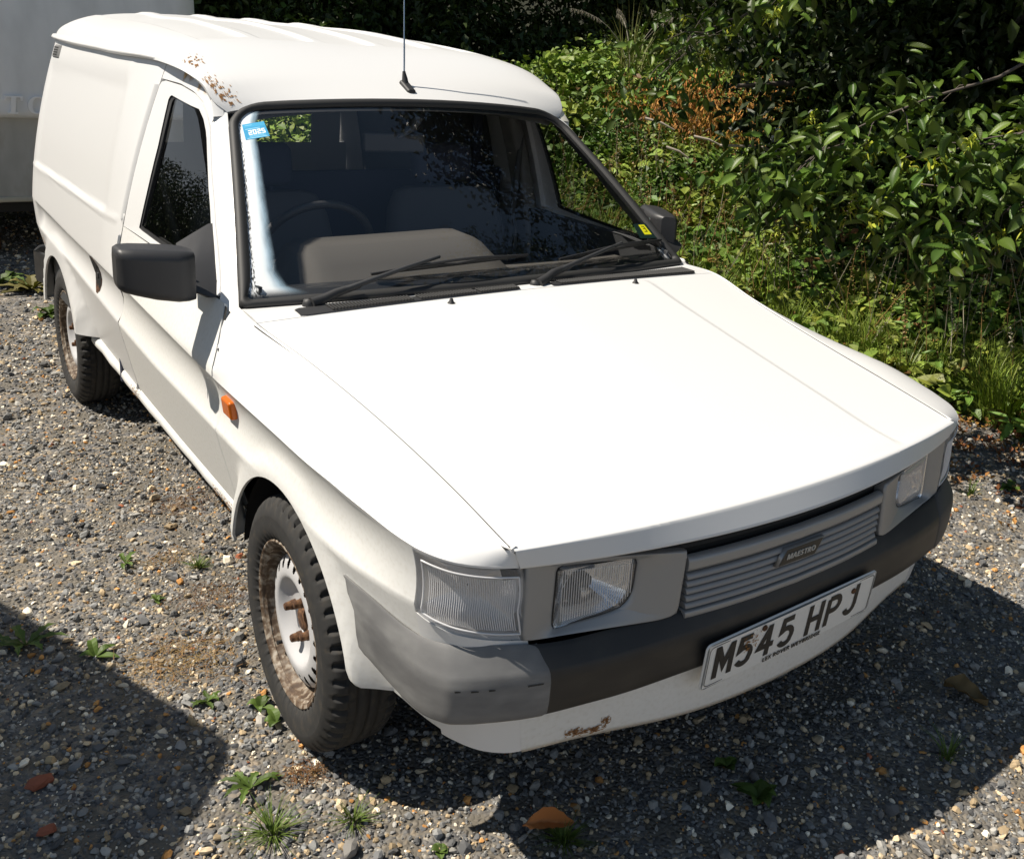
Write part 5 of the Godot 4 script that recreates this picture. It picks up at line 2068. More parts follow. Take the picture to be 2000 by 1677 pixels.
func build_weeds() -> void:
	var green := foliage(.085, .135, .026, .4, .5)
	var grassy := foliage(.10, .15, .030, .4, .6)
	var straw := foliage(.26, .17, .075, .2, .8)
	var moss := foliage(.16, .085, .035, .2, .9)
	plant("dandelion", "dandelion rosette with few long leaves in bare gravel left of the front wheel", "weed", -.949, -.974, rosette(1, 5, .075, .020), green, .4, 1.0)
	plant("dandelion", "large toothed dandelion sprawling between the two shadows, nearest the photo's bottom edge", "weed", -.951, .128, rosette(2, 8, .105, .024), green, 1.2, 1.0)
	plant("dandelion", "dark dandelion lying in the lower left shadow at the photo's left edge", "weed", -1.257, -.67, rosette(3, 8, .14, .030), green, 2.0, 1.0)
	plant("broad_leaf_weed", "upright leafy weed in the lower left shadow, right of the dark dandelion", "weed", -1.12, -.53, rosette(4, 6, .085, .028, false), green, .9, 1.0)
	plant("broad_leaf_weed", "bright green weed touching the front tyre low on its left side", "weed", -.845, -.112, rosette(5, 6, .055, .024, false), green, .3, 1.0)
	plant("broad_leaf_weed", "single pale leaf pair against the front tyre below the bright weed", "weed", -.832, -.045, rosette(6, 3, .055, .03, false), green, 2.3, 1.0)
	plant("small_weed", "tiny feathery weed alone in sunlit gravel above the lower left shadow", "weed", -.923, -.733, rosette(7, 7, .035, .016), green, 0, 1.0)
	plant("small_weed", "feathery weed at the tip of the lower left shadow, left of the front wheel", "weed", -.943, -.197, rosette(8, 11, .050, .014), green, 0, 1.1)
	plant("grass_tuft", "short green grass tuft in gravel below the amber side lamp", "grass tuft", -.775, -.855, blades(11, 70, .035, .06, .004), grassy)
	plant("grass_tuft", "yellowing grass tuft beside the large dandelion at the bottom of the photo", "grass tuft", -.955, .27, blades(12, 110, .045, .10, .004), grassy)
	plant("grass_tuft", "thin grass tuft between the wheel shadow and the photo's bottom edge", "grass tuft", -.806, .324, blades(13, 70, .035, .08, .0035), grassy)
	plant("grass_tuft", "spiky grass tuft at the front edge of the van's shadow, right side", "grass tuft", .439, .893, blades(14, 26, .07, .09, .005), grassy)
	plant("grass_tuft", "grass tuft growing behind the orange dead leaf", "grass tuft", -.47, .60, blades(15, 90, .04, .09, .004), grassy)
	plant("grass_tuft", "grass tuft in sunlit gravel right of the front bumper", "grass tuft", 1.872, .054, blades(16, 40, .08, .07, .005), grassy)
	plant("broad_leaf_weed", "leafy weed in shade in front of the number plate, the taller one", "weed", -.046, .74, rosette(21, 9, .075, .036, false), green, 0, 1.0)
	plant("broad_leaf_weed", "leafy weed in shade in front of the number plate, the smaller one", "weed", -.031, .63, rosette(22, 6, .05, .03, false), green, 1.0, 1.0)
	plant("broad_leaf_weed", "green weed in sunlit gravel at the photo's right edge beside the bumper", "weed", 2.062, .106, rosette(23, 8, .07, .034, false), green, .4, 1.1)
	plant("clover", "small clover seedling at the bottom edge right of the yellowing tuft", "weed", -.694, .489, rosette(24, 6, .03, .02, false), green, 0, 1.0)
	plant("low_weed", "sprawling orange and green weeds by the trailer at the photo's left edge", "weed", -.66, -4.55, rosette(25, 16, .22, .07), foliage(.17, .15, .04, .4, .6), 0, 1.0)
	plant("low_weed", "green weed behind the rear wheel at the photo's left edge", "weed", -.66, -3.95, rosette(26, 14, .13, .05), green, 0, 1.0)
	plant("low_weed", "leafy weed under the trailer's corner at the photo's left edge", "weed", -.80, -4.75, rosette(27, 14, .20, .06), green, 1.0, 1.0)
	plant("dry_grass", "matted straw coloured dry grass between the shadow and the front wheel", "dry grass", -.94, -.40, matted(31, 420, .17, .07), straw)
	plant("dry_grass", "small brown dry tuft below the large dandelion's right side", "dry grass", -.834, .148, matted(32, 160, .05, .035), moss)
	plant("dry_grass", "reddish brown moss and straw patch beside the sill", "dry grass", -.70, -1.30, matted(33, 300, .15, .04), moss)
	plant("dry_grass", "brown straw patch in gravel left of the wheel arch", "dry grass", -.78, -.66, matted(34, 260, .13, .04), moss)
	plant("dry_grass", "straw patch right of the first dandelion", "dry grass", -.84, -.94, matted(35, 160, .10, .04), straw)
	# brick and leaf
	var bm := mat(.27, .085, .045, .9)
	for e in [[-1.314, -.12, .055, "flat red brick fragment in the lower left shadow, the larger one"], [-1.319, .03, .042, "small red brick fragment nearest the photo's lower left corner"]]:
		var o := put(stone_mesh(int(e[2] * 1000), .4, .3), "brick_fragment", bm, self)
		o.transform = Transform3D(Basis(Vector3.UP, e[0] * 5).scaled(Vector3(e[2] * 1.2, e[2], e[2])), Vector3(e[0], ground_y(e[0], e[1]) + .008, e[1]))
		tag(o, e[3], "brick", "")
	var mb := MB.new()
	mb.sheet(func(u: float, v: float) -> Vector3:
		var w := .026 * pow(sin(PI * pow(v, .75)), .8) + .0006
		var q := (u - .5) * 2
		return Vector3(q * w * (.8 if q < 0 else .45), .010 + .034 * absf(q) * (1.0 if q > 0 else .35) * sin(PI * v) + .010 * sin(v * 5) + .003 * sin(v * 30 + q * 4), (v - .5) * .105 + .006 * absf(q)), lins(0, 1, 8), lins(0, 1, 12), Vector3.UP)
	var lf := put(mb, "dead_leaf", foliage(.42, .16, .05, .3, .6), self)
	lf.transform = Transform3D(Basis(Vector3.UP, 1.15) * Basis(Vector3.BACK, .35), Vector3(-.487, .012, .563))
	tag(lf, "curled orange dead leaf on the gravel at the bottom edge", "leaf")
	mb = MB.new()
	mb.sheet(func(u: float, v: float) -> Vector3:
		var w := .045 * sin(PI * pow(v, .8)) * (1 - .35 * absf(sin(v * 9))) + .001
		return Vector3((u - .5) * 2 * w, .008 + .02 * pow(absf(u - .5) * 2, 2) + .012 * sin(v * 5), (v - .5) * .11), lins(0, 1, 8), lins(0, 1, 14), Vector3.UP)
	lf = put(mb, "dead_leaf", foliage(.16, .11, .05, .2, .8), self)
	lf.transform = Transform3D(Basis(Vector3.UP, .4), Vector3(.68, .006, .785))
	tag(lf, "crumpled brown dead leaf in the van's shadow near its front edge", "leaf")
	# a scrap of white wrapper under the plate
	mb = MB.new()
	mb.sheet(func(u: float, v: float) -> Vector3: return Vector3((u - .5) * .05, .022 + .012 * sin(u * 11 + v * 5) + .008 * sin(v * 13), (v - .5) * .03), lins(0, 1, 10), lins(0, 1, 6), Vector3.UP)
	mb.tube([Vector3(-.02, .03, 0), Vector3(-.06, .05, -.01), Vector3(-.11, .045, -.03)], .0018, 4)
	mb.tube([Vector3(-.02, .028, .005), Vector3(-.055, .035, .01), Vector3(-.09, .03, -.01)], .0018, 4)
	var sc := put(mb, "plastic_scrap", mat(.45, .46, .47, .5), self)
	sc.position = Vector3(.42, 0, .26)
	tag(sc, "crumpled pale plastic scrap with strings on shaded gravel behind the plate", "litter")
	# leaf litter under the tree
	var dead := foliage(.30, .15, .055, .2, .8)
	var lm := sprig(71, 5, .035, .035, .02, .9, .1)
	var at := []
	var col := PackedColorArray()
	for i in 1500:
		var z := rf(-2.2, 1.6)
		var x := border(z) + rng.randfn() * .30 - .05
		if rng.randf() < .3: x -= rf(0, .9)
		at.append(Transform3D(Basis(Vector3.UP, rf(0, TAU)).scaled(Vector3.ONE * rf(.5, 1.1)), Vector3(x, maxf(ground_y(x, z), bank(x, z) - .01) + .012, z)))
		var k := rf(.4, 1.3)
		col.append(Color(k, k * rf(.7, 1.1), k * rf(.6, 1.1)))
	var lit := scatter("leaf_litter", lm, dead, at, col, self)
	tag(lit, "brown leaf litter where the gravel meets the brambles", "leaf litter")

# ---------------------------------------------------------------- growth on the bank
func build_growth() -> void:
	var bramble := foliage(1, 1, 1, .35, .45)
	var kinds := [sprig(201, 15, .14, .066, .048, .4), sprig(202, 18, .16, .054, .038, .5), sprig(203, 22, .13, .036, .025, .4), sprig(204, 13, .15, .080, .060, .5)]
	var at := [[], [], [], []]
	var col := [PackedColorArray(), PackedColorArray(), PackedColorArray(), PackedColorArray()]
	var grass_at := []
	var grass_col := PackedColorArray()
	for i in 47000:
		var z := rf(-13.0, 1.8)
		var d := pow(rng.randf(), 1.35) * 9.5 - .12
		var x := border(z) + d
		var hh := growth(x, z)
		var base := bank(x, z)
		var t := pow(rng.randf(), .55)
		var y := base + hh * t
		var n := patchy.get_noise_2d(x * .9, z * .9)
		var n2 := patchy.get_noise_2d(x * 2.3 + 50, z * 2.3)
		var k := rng.randi() % 4
		if n2 > .15 and rng.randf() < .7: k = 2
		if n2 < -.2 and rng.randf() < .6: k = 3
		var g := Color(.098, .165, .026)
		if n > .1: g = Color(.165, .215, .036)
		if n < -.22: g = Color(.062, .118, .022)
		if rng.randf() < .05: g = Color(.17, .10, .035)
		if z < -7: g = Color(.150, .225, .036)
		var v := rf(.75, 1.6)
		g = Color(g.r * v * rf(.9, 1.2), g.g * v, g.b * v)
		var s := rf(.7, 1.35) * (1.0 if z > -6 else 1.35)
		if n2 > .32 and d < 2.6 and rng.randf() < .7 or rng.randf() < .05:
			grass_at.append(Transform3D(Basis(Vector3.UP, rf(0, TAU)).scaled(Vector3.ONE * rf(.7, 1.4)), Vector3(x, base - .02, z)))
			grass_col.append(Color(.15 * v, .21 * v, .034))
			continue
		at[k].append(Transform3D(turned(rf(0, TAU), rng.randfn() * .35, rng.randfn() * .35).scaled(Vector3.ONE * s), Vector3(x, y, z)))
		col[k].append(g)
	var under := Node3D.new()
	under.name = "undergrowth"
	add_child(under)
	tag(under, "tangled green brambles and weeds covering the bank", "undergrowth", "", "stuff")
	for k in 4: scatter("bramble_leaves", kinds[k], bramble, at[k], col[k], under)
	scatter("grass", blades(210, 26, .30, .22, .007), bramble, grass_at, grass_col, under)
	# seed heads and dry stalks among it
	var stalk := MB.new()
	stalk.tint = Color(1, 1, 1)
	stalk.tube([Vector3(0, 0, 0), Vector3(.02, .3, 0), Vector3(.05, .55, .02)], [.0025, .002, .0012], 4)
	for q in 14:
		var t := q / 14.0
		leaf(stalk, Transform3D(turned(q * 2.4, .2, 0), Vector3(.02 + .03 * t, .3 + .25 * t, .02 * t)), .018, .008, .1, 0)
	at = []
	var sc := PackedColorArray()
	for i in 900:
		var z := rf(-7.0, -.4)
		var x := border(z) + pow(rng.randf(), 1.3) * 5
		at.append(Transform3D(turned(rf(0, TAU), rng.randfn() * .3, rng.randfn() * .3).scaled(Vector3.ONE * rf(.6, 1.3)), Vector3(x, bank(x, z) + growth(x, z) * .4, z)))
		var k := rf(.5, 1.2)
		sc.append(Color(.24 * k, .15 * k, .055 * k) if rng.randf() < .6 else Color(.30 * k, .27 * k, .19 * k))
	scatter("dry_stalks", stalk.mesh(true), bramble, at, sc, under)
	# broad blades seen through the cab
	for e in [[3.6, -5.6], [3.95, -5.5], [3.3, -5.75]]:
		var o := put(blades(220 + int(e[0] * 10), 16, .80, .40, .030), "iris_clump", foliage(.10, .18, .035, .4, .45), self)
		o.position = Vector3(e[0], bank(e[0], e[1]) + .05, e[1])
		tag(o, ["tall blade leaved clump seen through the cab, the tallest in the middle", "tall blade leaved clump seen through the cab, the rightmost", "tall blade leaved clump seen through the cab, the leftmost"][[3.6, 3.95, 3.3].find(e[0])], "plant", "blade leaved clumps on the bank")
	# dead orange foliage: fallen boughs on the brambles
	var orange := foliage(1, 1, 1, .25, .7)
	var dm := sprig(230, 26, .16, .075, .022, -.6, .8)
	var spots := [[5.37, 1.18, -5.8, 1.0, .26, "orange dead bough on the brambles, the smaller of the two"], [5.9, 1.12, -5.37, 1.5, .34, "large orange dead bough on the brambles beside the dark tree"]]
	for e in spots:
		at = []
		sc = PackedColorArray()
		for i in int(70 * e[3]):
			var p := Vector3(rng.randfn() * .42 * e[3] * .7, 0, rng.randfn() * .3)
			p.y = rng.randfn() * e[4] * .45 - .10 + .22 * p.x
			at.append(Transform3D(turned(rf(0, TAU), rf(-.3, .6), 0).scaled(Vector3.ONE * rf(.6, 1.0)), p))
			var k := rf(.55, 1.25)
			sc.append(Color(.52 * k, .265 * k * rf(.85, 1.15), .070 * k))
		var t := thing("dead_bough", e[5], "branch", Vector3(e[0], e[1], e[2]), "dead boughs on the brambles")
		scatter("dead_leaves", dm, orange, at, sc, t)
		var mb := MB.new()
		mb.tube([Vector3(-.7, -.35, .1), Vector3(0, -.08, 0), Vector3(.6, .1, -.1)], [.016, .012, .006], 6)
		put(mb, "stem", mat(.12, .08, .05, .9), t)
	# fallen pale sticks
	var pale := mat(.42, .36, .30, .8)
	var sticks := [[1215, 255, 1260, 275], [1290, 285, 1332, 300], [1330, 300, 1428, 300], [1365, 235, 1415, 256], [1430, 300, 1440, 262], [1395, 300, 1425, 320], [1450, 318, 1462, 305], [1250, 310, 1285, 330]]
	var names := ["short pale stick low on the brambles, the leftmost", "pale broken stick on the brambles beside the longest one", "longest pale stick lying level on the brambles", "thin pale stick under the orange dead bough", "upright pale stick standing from the brambles", "pale stick below the upright one", "short pale stick nearest the dark tree", "thin stick on the brambles above the far door mirror"]
	for i in sticks.size():
		var e: Array = sticks[i]
		var a := Vector3(4.35 + (e[0] - 1330) * .0042, .98 - (e[1] - 280) * .0040, -3.95 + (e[0] - 1330) * .0035)
		var b := Vector3(4.35 + (e[2] - 1330) * .0042, .98 - (e[3] - 280) * .0040, -3.95 + (e[2] - 1330) * .0035)
		var mb := MB.new()
		mb.tube([Vector3.ZERO, (b - a) * .5 + Vector3(0, .012, .02), b - a], [.013, .011, .007], 6)
		var o := put(mb, "dry_stick", pale, self)
		o.position = a
		tag(o, names[i], "stick", "dry sticks on the brambles")
	# pale weathered lumps at the foot of the tree
	for e in [[5.42, .90, -4.34, .26, "pale grey weathered stump beside the sunlit hanging leaves, the higher one"], [5.77, .50, -3.93, .30, "pale grey weathered log lying behind the hanging leaves, the lower one"]]:
		var mb := MB.new()
		var f := FastNoiseLite.new()
		f.seed = int(e[0] * 100)
		f.frequency = 2.0
		var rings := []
		for j in 9:
			var r := PackedVector3Array()
			for i in 12:
				var a := TAU * i / 12
				var p: Vector3 = Vector3(cos(a), 0, sin(a)) * e[3] * .42 * (1 - .35 * j / 8.0)
				p *= 1 + .6 * f.get_noise_3d(cos(a), j * .3, sin(a))
				r.append(p + Vector3(.10 * j / 8.0, -.36 + j * .058, .02 * sin(j)))
			rings.append(r)
		mb.loft(rings)
		var o := put(mb, "weathered_stump", mat(.44, .42, .41, .85), self)
		o.position = Vector3(e[0], e[1], e[2])
		if e[3] > .28: o.rotation = Vector3(0, .4, 1.0)
		tag(o, e[4], "stump", "pale stumps under the tree")
	# arching plume grass at the far edge of the mound
	for e in [[6.2, -7.4, "feathery plume grass arching over the mound, the left clump"], [6.9, -7.0, "tall plume grass with pale hanging blades beside the tree's edge"]]:
		var t := thing("plume_grass", e[2], "grass", Vector3(e[0], bank(e[0], e[1]) + .35, e[1]), "plume grass on the mound")
		put(blades(int(e[0] * 37), 70, 1.15, .75, .014), "leaves", foliage(.17, .18, .06, .4, .6), t)
		for k in 5:
			var mb := MB.new()
			var a: float = k * 1.3 + e[0]
			var pts := []
			for q in 9:
				var s := q / 8.0
				pts.append(Vector3(cos(a) * .75 * s * s, 1.25 * s - .38 * s * s * s, sin(a) * .75 * s * s))
			mb.tube(pts, [.005, .005, .004, .004, .003, .003, .003, .002, .002], 4)
			for q in 40:
				var s := .72 + .28 * q / 40.0
				var p := Vector3(cos(a) * .75 * s * s, 1.25 * s - .38 * s * s * s, sin(a) * .75 * s * s)
				leaf(mb, Transform3D(turned(q * 2.4, .7, 0), p), .05, .006, 0, .5)
			put(mb, "plume", mat(.36, .32, .26, .8), t)
	# bramble shoots that stand out near the bonnet
	var fresh := foliage(.13, .23, .04, .5, .45)
	var shoots := [[3.05, -1.12, .34, "bramble shoot with broad pale leaves above the bonnet's far edge"], [2.90, -.80, .22, "three leaved bramble shoot nearest the bonnet's front corner"], [2.72, -.50, .14, "low bramble shoot on the leaf litter beside the van's front corner"], [2.60, -.22, .12, "yellow green seedling between leaf litter and gravel"], [3.2, -1.9, .45, "bright bramble shoot in the middle of the shaded undergrowth"]]
	for e in shoots:
		var t := thing("bramble_shoot", e[3], "bramble", Vector3(e[0], bank(e[0], e[1]), e[1]), "bramble shoots at the edge of the gravel")
		var mb := MB.new()
		mb.tube([Vector3(0, 0, 0), Vector3(-.03, e[2] * .7, .02), Vector3(-.10, e[2], .05)], .003, 5)
		put(mb, "stem", mat(.14, .07, .04, .7), t)
		for k in 7:
			var s := .45 + .55 * k / 6.0
			var lb := big_leaf_mesh(k % 3)
			var o := put(lb, "leaf", fresh, t)
			o.transform = Transform3D(turned(k * 2.2 + e[0], rf(-.1, .5), rf(-.3, .3)).scaled(Vector3.ONE * rf(.65, 1.0)), Vector3(-.10 * s * s, e[2] * s, .05 * s))

var big_leaves := []

func big_leaf_mesh(k: int) -> ArrayMesh:   # a pointed leaf about 0.1 m long with its ribs pressed in and a toothed edge
	if big_leaves.is_empty():
		for q in 3:
			var mb := MB.new()
			var p := PackedVector3Array()
			var nx := 8
			var nz := 24
			for j in nz + 1:
				var t := float(j) / nz
				var w := .0215 * pow(sin(PI * pow(t, .74)), .85) + .0004
				if j % 2 == 1 and j < nz: w *= .90
				for i in nx + 1:
					var u := float(i) / nx * 2 - 1
					var a := absf(u)
					var y: float = .010 * a * a * [1.0, .5, 1.6][q] - .020 * t * t * [.6, 1.3, .9][q]
					y += .0017 * sin((t * 9.5 - a * 1.6) * TAU) * a * (1 - t * .4)
					p.append(Vector3(u * w, y, t * .105 + a * .010 * (1 - t)))
			mb.grid(p, nx + 1, nz + 1, Vector3.UP)
			big_leaves.append(mb.mesh(true))
	return big_leaves[k]

# ---------------------------------------------------------------- trees
func crown(t: Node, blobs: Array, count: int, meshes: Array, material: Material, base: Color, dens := .5) -> void:
	var at := []
	var col := []
	for m in meshes:
		at.append([])
		col.append(PackedColorArray())
	var total := 0.0
	for b in blobs: total += b[1].x * b[1].y * b[1].z
	for b in blobs:
		for i in int(count * b[1].x * b[1].y * b[1].z / total):
			var d := Vector3(rng.randfn(), rng.randfn(), rng.randfn()).normalized()
			var lump := .82 + .30 * hills.get_noise_3dv((b[0] + d * b[1]) * 3.0)
			var p: Vector3 = b[0] + d * b[1] * lump * pow(rng.randf(), dens)
			if p.y < .12: continue
			if patchy.get_noise_3dv(p * 1.6) < -.30: continue
			var k := rng.randi() % meshes.size()
			var v := rf(.65, 1.35)
			at[k].append(Transform3D(turned(rf(0, TAU), rng.randfn() * .4, rng.randfn() * .4).scaled(Vector3.ONE * rf(.75, 1.3)), p))
			col[k].append(Color(base.r * v * rf(.9, 1.25), base.g * v, base.b * v * rf(.8, 1.1)))
	for k in meshes.size(): scatter("crown", meshes[k], material, at[k], col[k], t)

func trunk(t: Node, pts: Array, rad: Array, limbs: Array) -> void:
	var bark := mat(.10, .085, .07, .9)
	var mb := MB.new()
	mb.tube(pts, rad, 10)
	put(mb, "trunk", bark, t)
	for l in limbs:
		mb = MB.new()
		mb.tube(l[0], l[1], 7)
		put(mb, "limb", bark, t)

func build_trees() -> void:
	var lm := foliage(1, 1, 1, .30, .42)
	var hl := [sprig(301, 16, .20, .085, .046, .2, .5), sprig(302, 14, .22, .095, .050, .1, .5), sprig(303, 18, .18, .080, .042, .3, .6)]
	# the tree on the right, its crown reaching down to the brambles
	var t := thing("overhanging_tree", "broadleaf tree coloured dark for shade at the right with leafy branches hanging into the sun", "tree", Vector3(5.6, 0, -2.3))
	trunk(t, [Vector3(0, .2, 0), Vector3(.05, 1.5, .05), Vector3(-.1, 3.2, -.1), Vector3(-.3, 5.4, -.3)], [.20, .16, .12, .05], [[[Vector3(0, 1.6, 0), Vector3(-1.2, 2.0, .8), Vector3(-2.6, 1.9, 1.6), Vector3(-3.3, 1.6, 2.1)], [.07, .05, .03, .012]], [[Vector3(0, 2.2, 0), Vector3(-1.2, 3.2, -.6), Vector3(-2.6, 3.9, -1.2)], [.07, .05, .02]], [[Vector3(0, 1.3, 0), Vector3(-.9, 1.5, -.6), Vector3(-1.9, 1.4, -.9)], [.05, .035, .015]], [[Vector3(0, 2.4, 0), Vector3(1.0, 3.4, .9), Vector3(2.0, 3.9, 1.6)], [.06, .04, .02]]])
	crown(t, [[Vector3(-.1, 4.3, -.4), Vector3(3.5, 2.5, 2.7)], [Vector3(.5, 2.0, .6), Vector3(2.1, 1.7, 2.6)], [Vector3(-.7, 1.2, .1), Vector3(1.8, 1.3, 2.0)], [Vector3(.3, 3.6, 2.4), Vector3(2.9, 2.4, 2.0)], [Vector3(-3.4, 4.0, .2), Vector3(1.5, .8, 1.9)]], 14000, hl, lm, Color(.022, .042, .010), .42)  # shade put into leaf colour; outer upper part added to shade the growth
	crown(t, [[Vector3(-.75, 2.35, -2.0), Vector3(1.0, 1.0, .9)], [Vector3(-1.9, 2.9, -1.6), Vector3(.9, .7, .8)], [Vector3(-.3, 1.25, -1.2), Vector3(.7, .75, .6)], [Vector3(-1.9, 2.6, 1.5), Vector3(1.1, .9, 1.3)], [Vector3(-1.3, 1.5, 2.0), Vector3(.8, .8, 1.0)]], 2000, hl, lm, Color(.034, .062, .014), .5)  # lighter part of the same crown, shade put into its colour too
	hanging_branches(t)
	# another one further forward on the right, only its shade and reflection reach the picture
	t = thing("overhanging_tree", "tall tree beyond the photo's right edge, mirrored in the windscreen", "tree", Vector3(6.2, 0, 2.6))
	trunk(t, [Vector3(0, 0, 0), Vector3(.1, 2.5, 0), Vector3(0, 5, 0)], [.22, .16, .07], [[[Vector3(0, 2.5, 0), Vector3(-1.4, 3.6, -.3), Vector3(-2.4, 4.4, -.5)], [.08, .05, .02]], [[Vector3(0, 3, 0), Vector3(.8, 4.2, .9), Vector3(1.6, 5, 1.4)], [.07, .05, .02]]])
	crown(t, [[Vector3(-1.6, 6.2, .3), Vector3(3.9, 3.3, 3.8)], [Vector3(.8, 2.6, .3), Vector3(2.2, 2.0, 2.4)]], 7000, hl, lm, Color(.045, .08, .018), .45)
	# trees behind the yard
	var far := [sprig(311, 20, .42, .15, .085, .2, .6), sprig(312, 22, .40, .12, .075, .2, .6), sprig(313, 18, .45, .16, .09, .3, .6)]
	var line := [
		[Vector3(.4, 0, -14.0), 2.7, 6.2, Color(.062, .100, .020), "sunlit bushy tree behind the trailer, the leftmost of the far row"],
		[Vector3(3.9, 0, -15.5), 2.8, 7.0, Color(.055, .09, .020), "green tree of the far row above the van's roof aerial"],
		[Vector3(7.4, 0, -15.0), 3.0, 7.5, Color(.032, .055, .014), "dark tree of the far row behind the bramble mound, left of the plume grass"],
		[Vector3(11.2, 0, -14.0), 3.2, 8.0, Color(.036, .062, .015), "dark tree of the far row behind the plume grass"],
		[Vector3(14.8, 0, -10.5), 3.4, 8.0, Color(.036, .06, .015), "dark tree behind the overhanging tree, the rightmost of the far row"],
		[Vector3(-3.6, 0, -15.5), 2.6, 6.0, Color(.055, .09, .02), "tree hidden behind the trailer at the end of the far row"]]
	for e in line:
		t = thing("far_tree", e[4], "tree", e[0], "row of trees behind the yard")
		var r: float = e[1]
		var h: float = e[2]
		trunk(t, [Vector3(0, 0, 0), Vector3(.1, h * .4, .1), Vector3(0, h * .8, 0)], [.22, .15, .05], [[[Vector3(0, h * .35, 0), Vector3(-r * .5, h * .5, .2)], [.08, .03]], [[Vector3(0, h * .3, 0), Vector3(r * .5, h * .42, .5)], [.08, .03]]])
		crown(t, [[Vector3(0, h * .60, 0), Vector3(r, h * .42, r)], [Vector3(-.2, 1.2, .5), Vector3(r * 1.08, 1.6, r * .9)]], 3000, far, lm, e[3], .42)
	# shrubs in front of them
	for e in [[Vector3(1.4, 0, -11.2), 1.6, "low sunlit shrub behind the van's roof, left of the aerial"], [Vector3(4.2, .3, -12.2), 1.8, "low sunlit shrub behind the van's roof, right of the aerial"], [Vector3(8.2, .5, -9.4), 1.5, "green shrub on the mound's crest under the tree's edge"]]:
		t = thing("far_shrub", e[2], "shrub", e[0], "shrubs in front of the far trees")
		var mb := MB.new()
		mb.tube([Vector3(0, -.1, 0), Vector3(.1, .6, 0), Vector3(.2, 1.1, .1)], [.05, .04, .02], 6)
		put(mb, "stem", mat(.10, .085, .07, .9), t)
		crown(t, [[Vector3(0, .7, 0), Vector3(e[1], .8, e[1] * .8)]], 900, [hl[0], hl[2]], lm, Color(.085, .13, .026), .5)
	# trees on a rise at the other side of the yard, mirrored in the door window
	for e in [[Vector3(-15, 0, -46), 5.5, 8.2], [Vector3(-22, 0, -46), 5.5, 7.0], [Vector3(-29, 0, -45), 5.5, 5.4], [Vector3(-37, 0, -44), 6.0, 4.0]]:
		t = thing("hill_tree", ["tallest tree of the hedge mirrored in the door window", "second tallest tree of the hedge mirrored in the door window", "low bush of the hedge mirrored in the door window", "lowest bush at the end of the hedge mirrored in the door window"][[-15.0, -22.0, -29.0, -37.0].find(e[0].x)], "tree", e[0], "trees on the slope left of the yard")
		trunk(t, [Vector3(0, 0, 0), Vector3(0, e[2] * .5, 0)], [.25, .1], [[[Vector3(0, e[2] * .3, 0), Vector3(.8, e[2] * .6, .3)], [.06, .02]]])
		crown(t, [[Vector3(0, e[2] * .5, 0), Vector3(e[1], e[2] * .52, e[1])]], 2600, far, lm, Color(.05, .085, .02), .4)

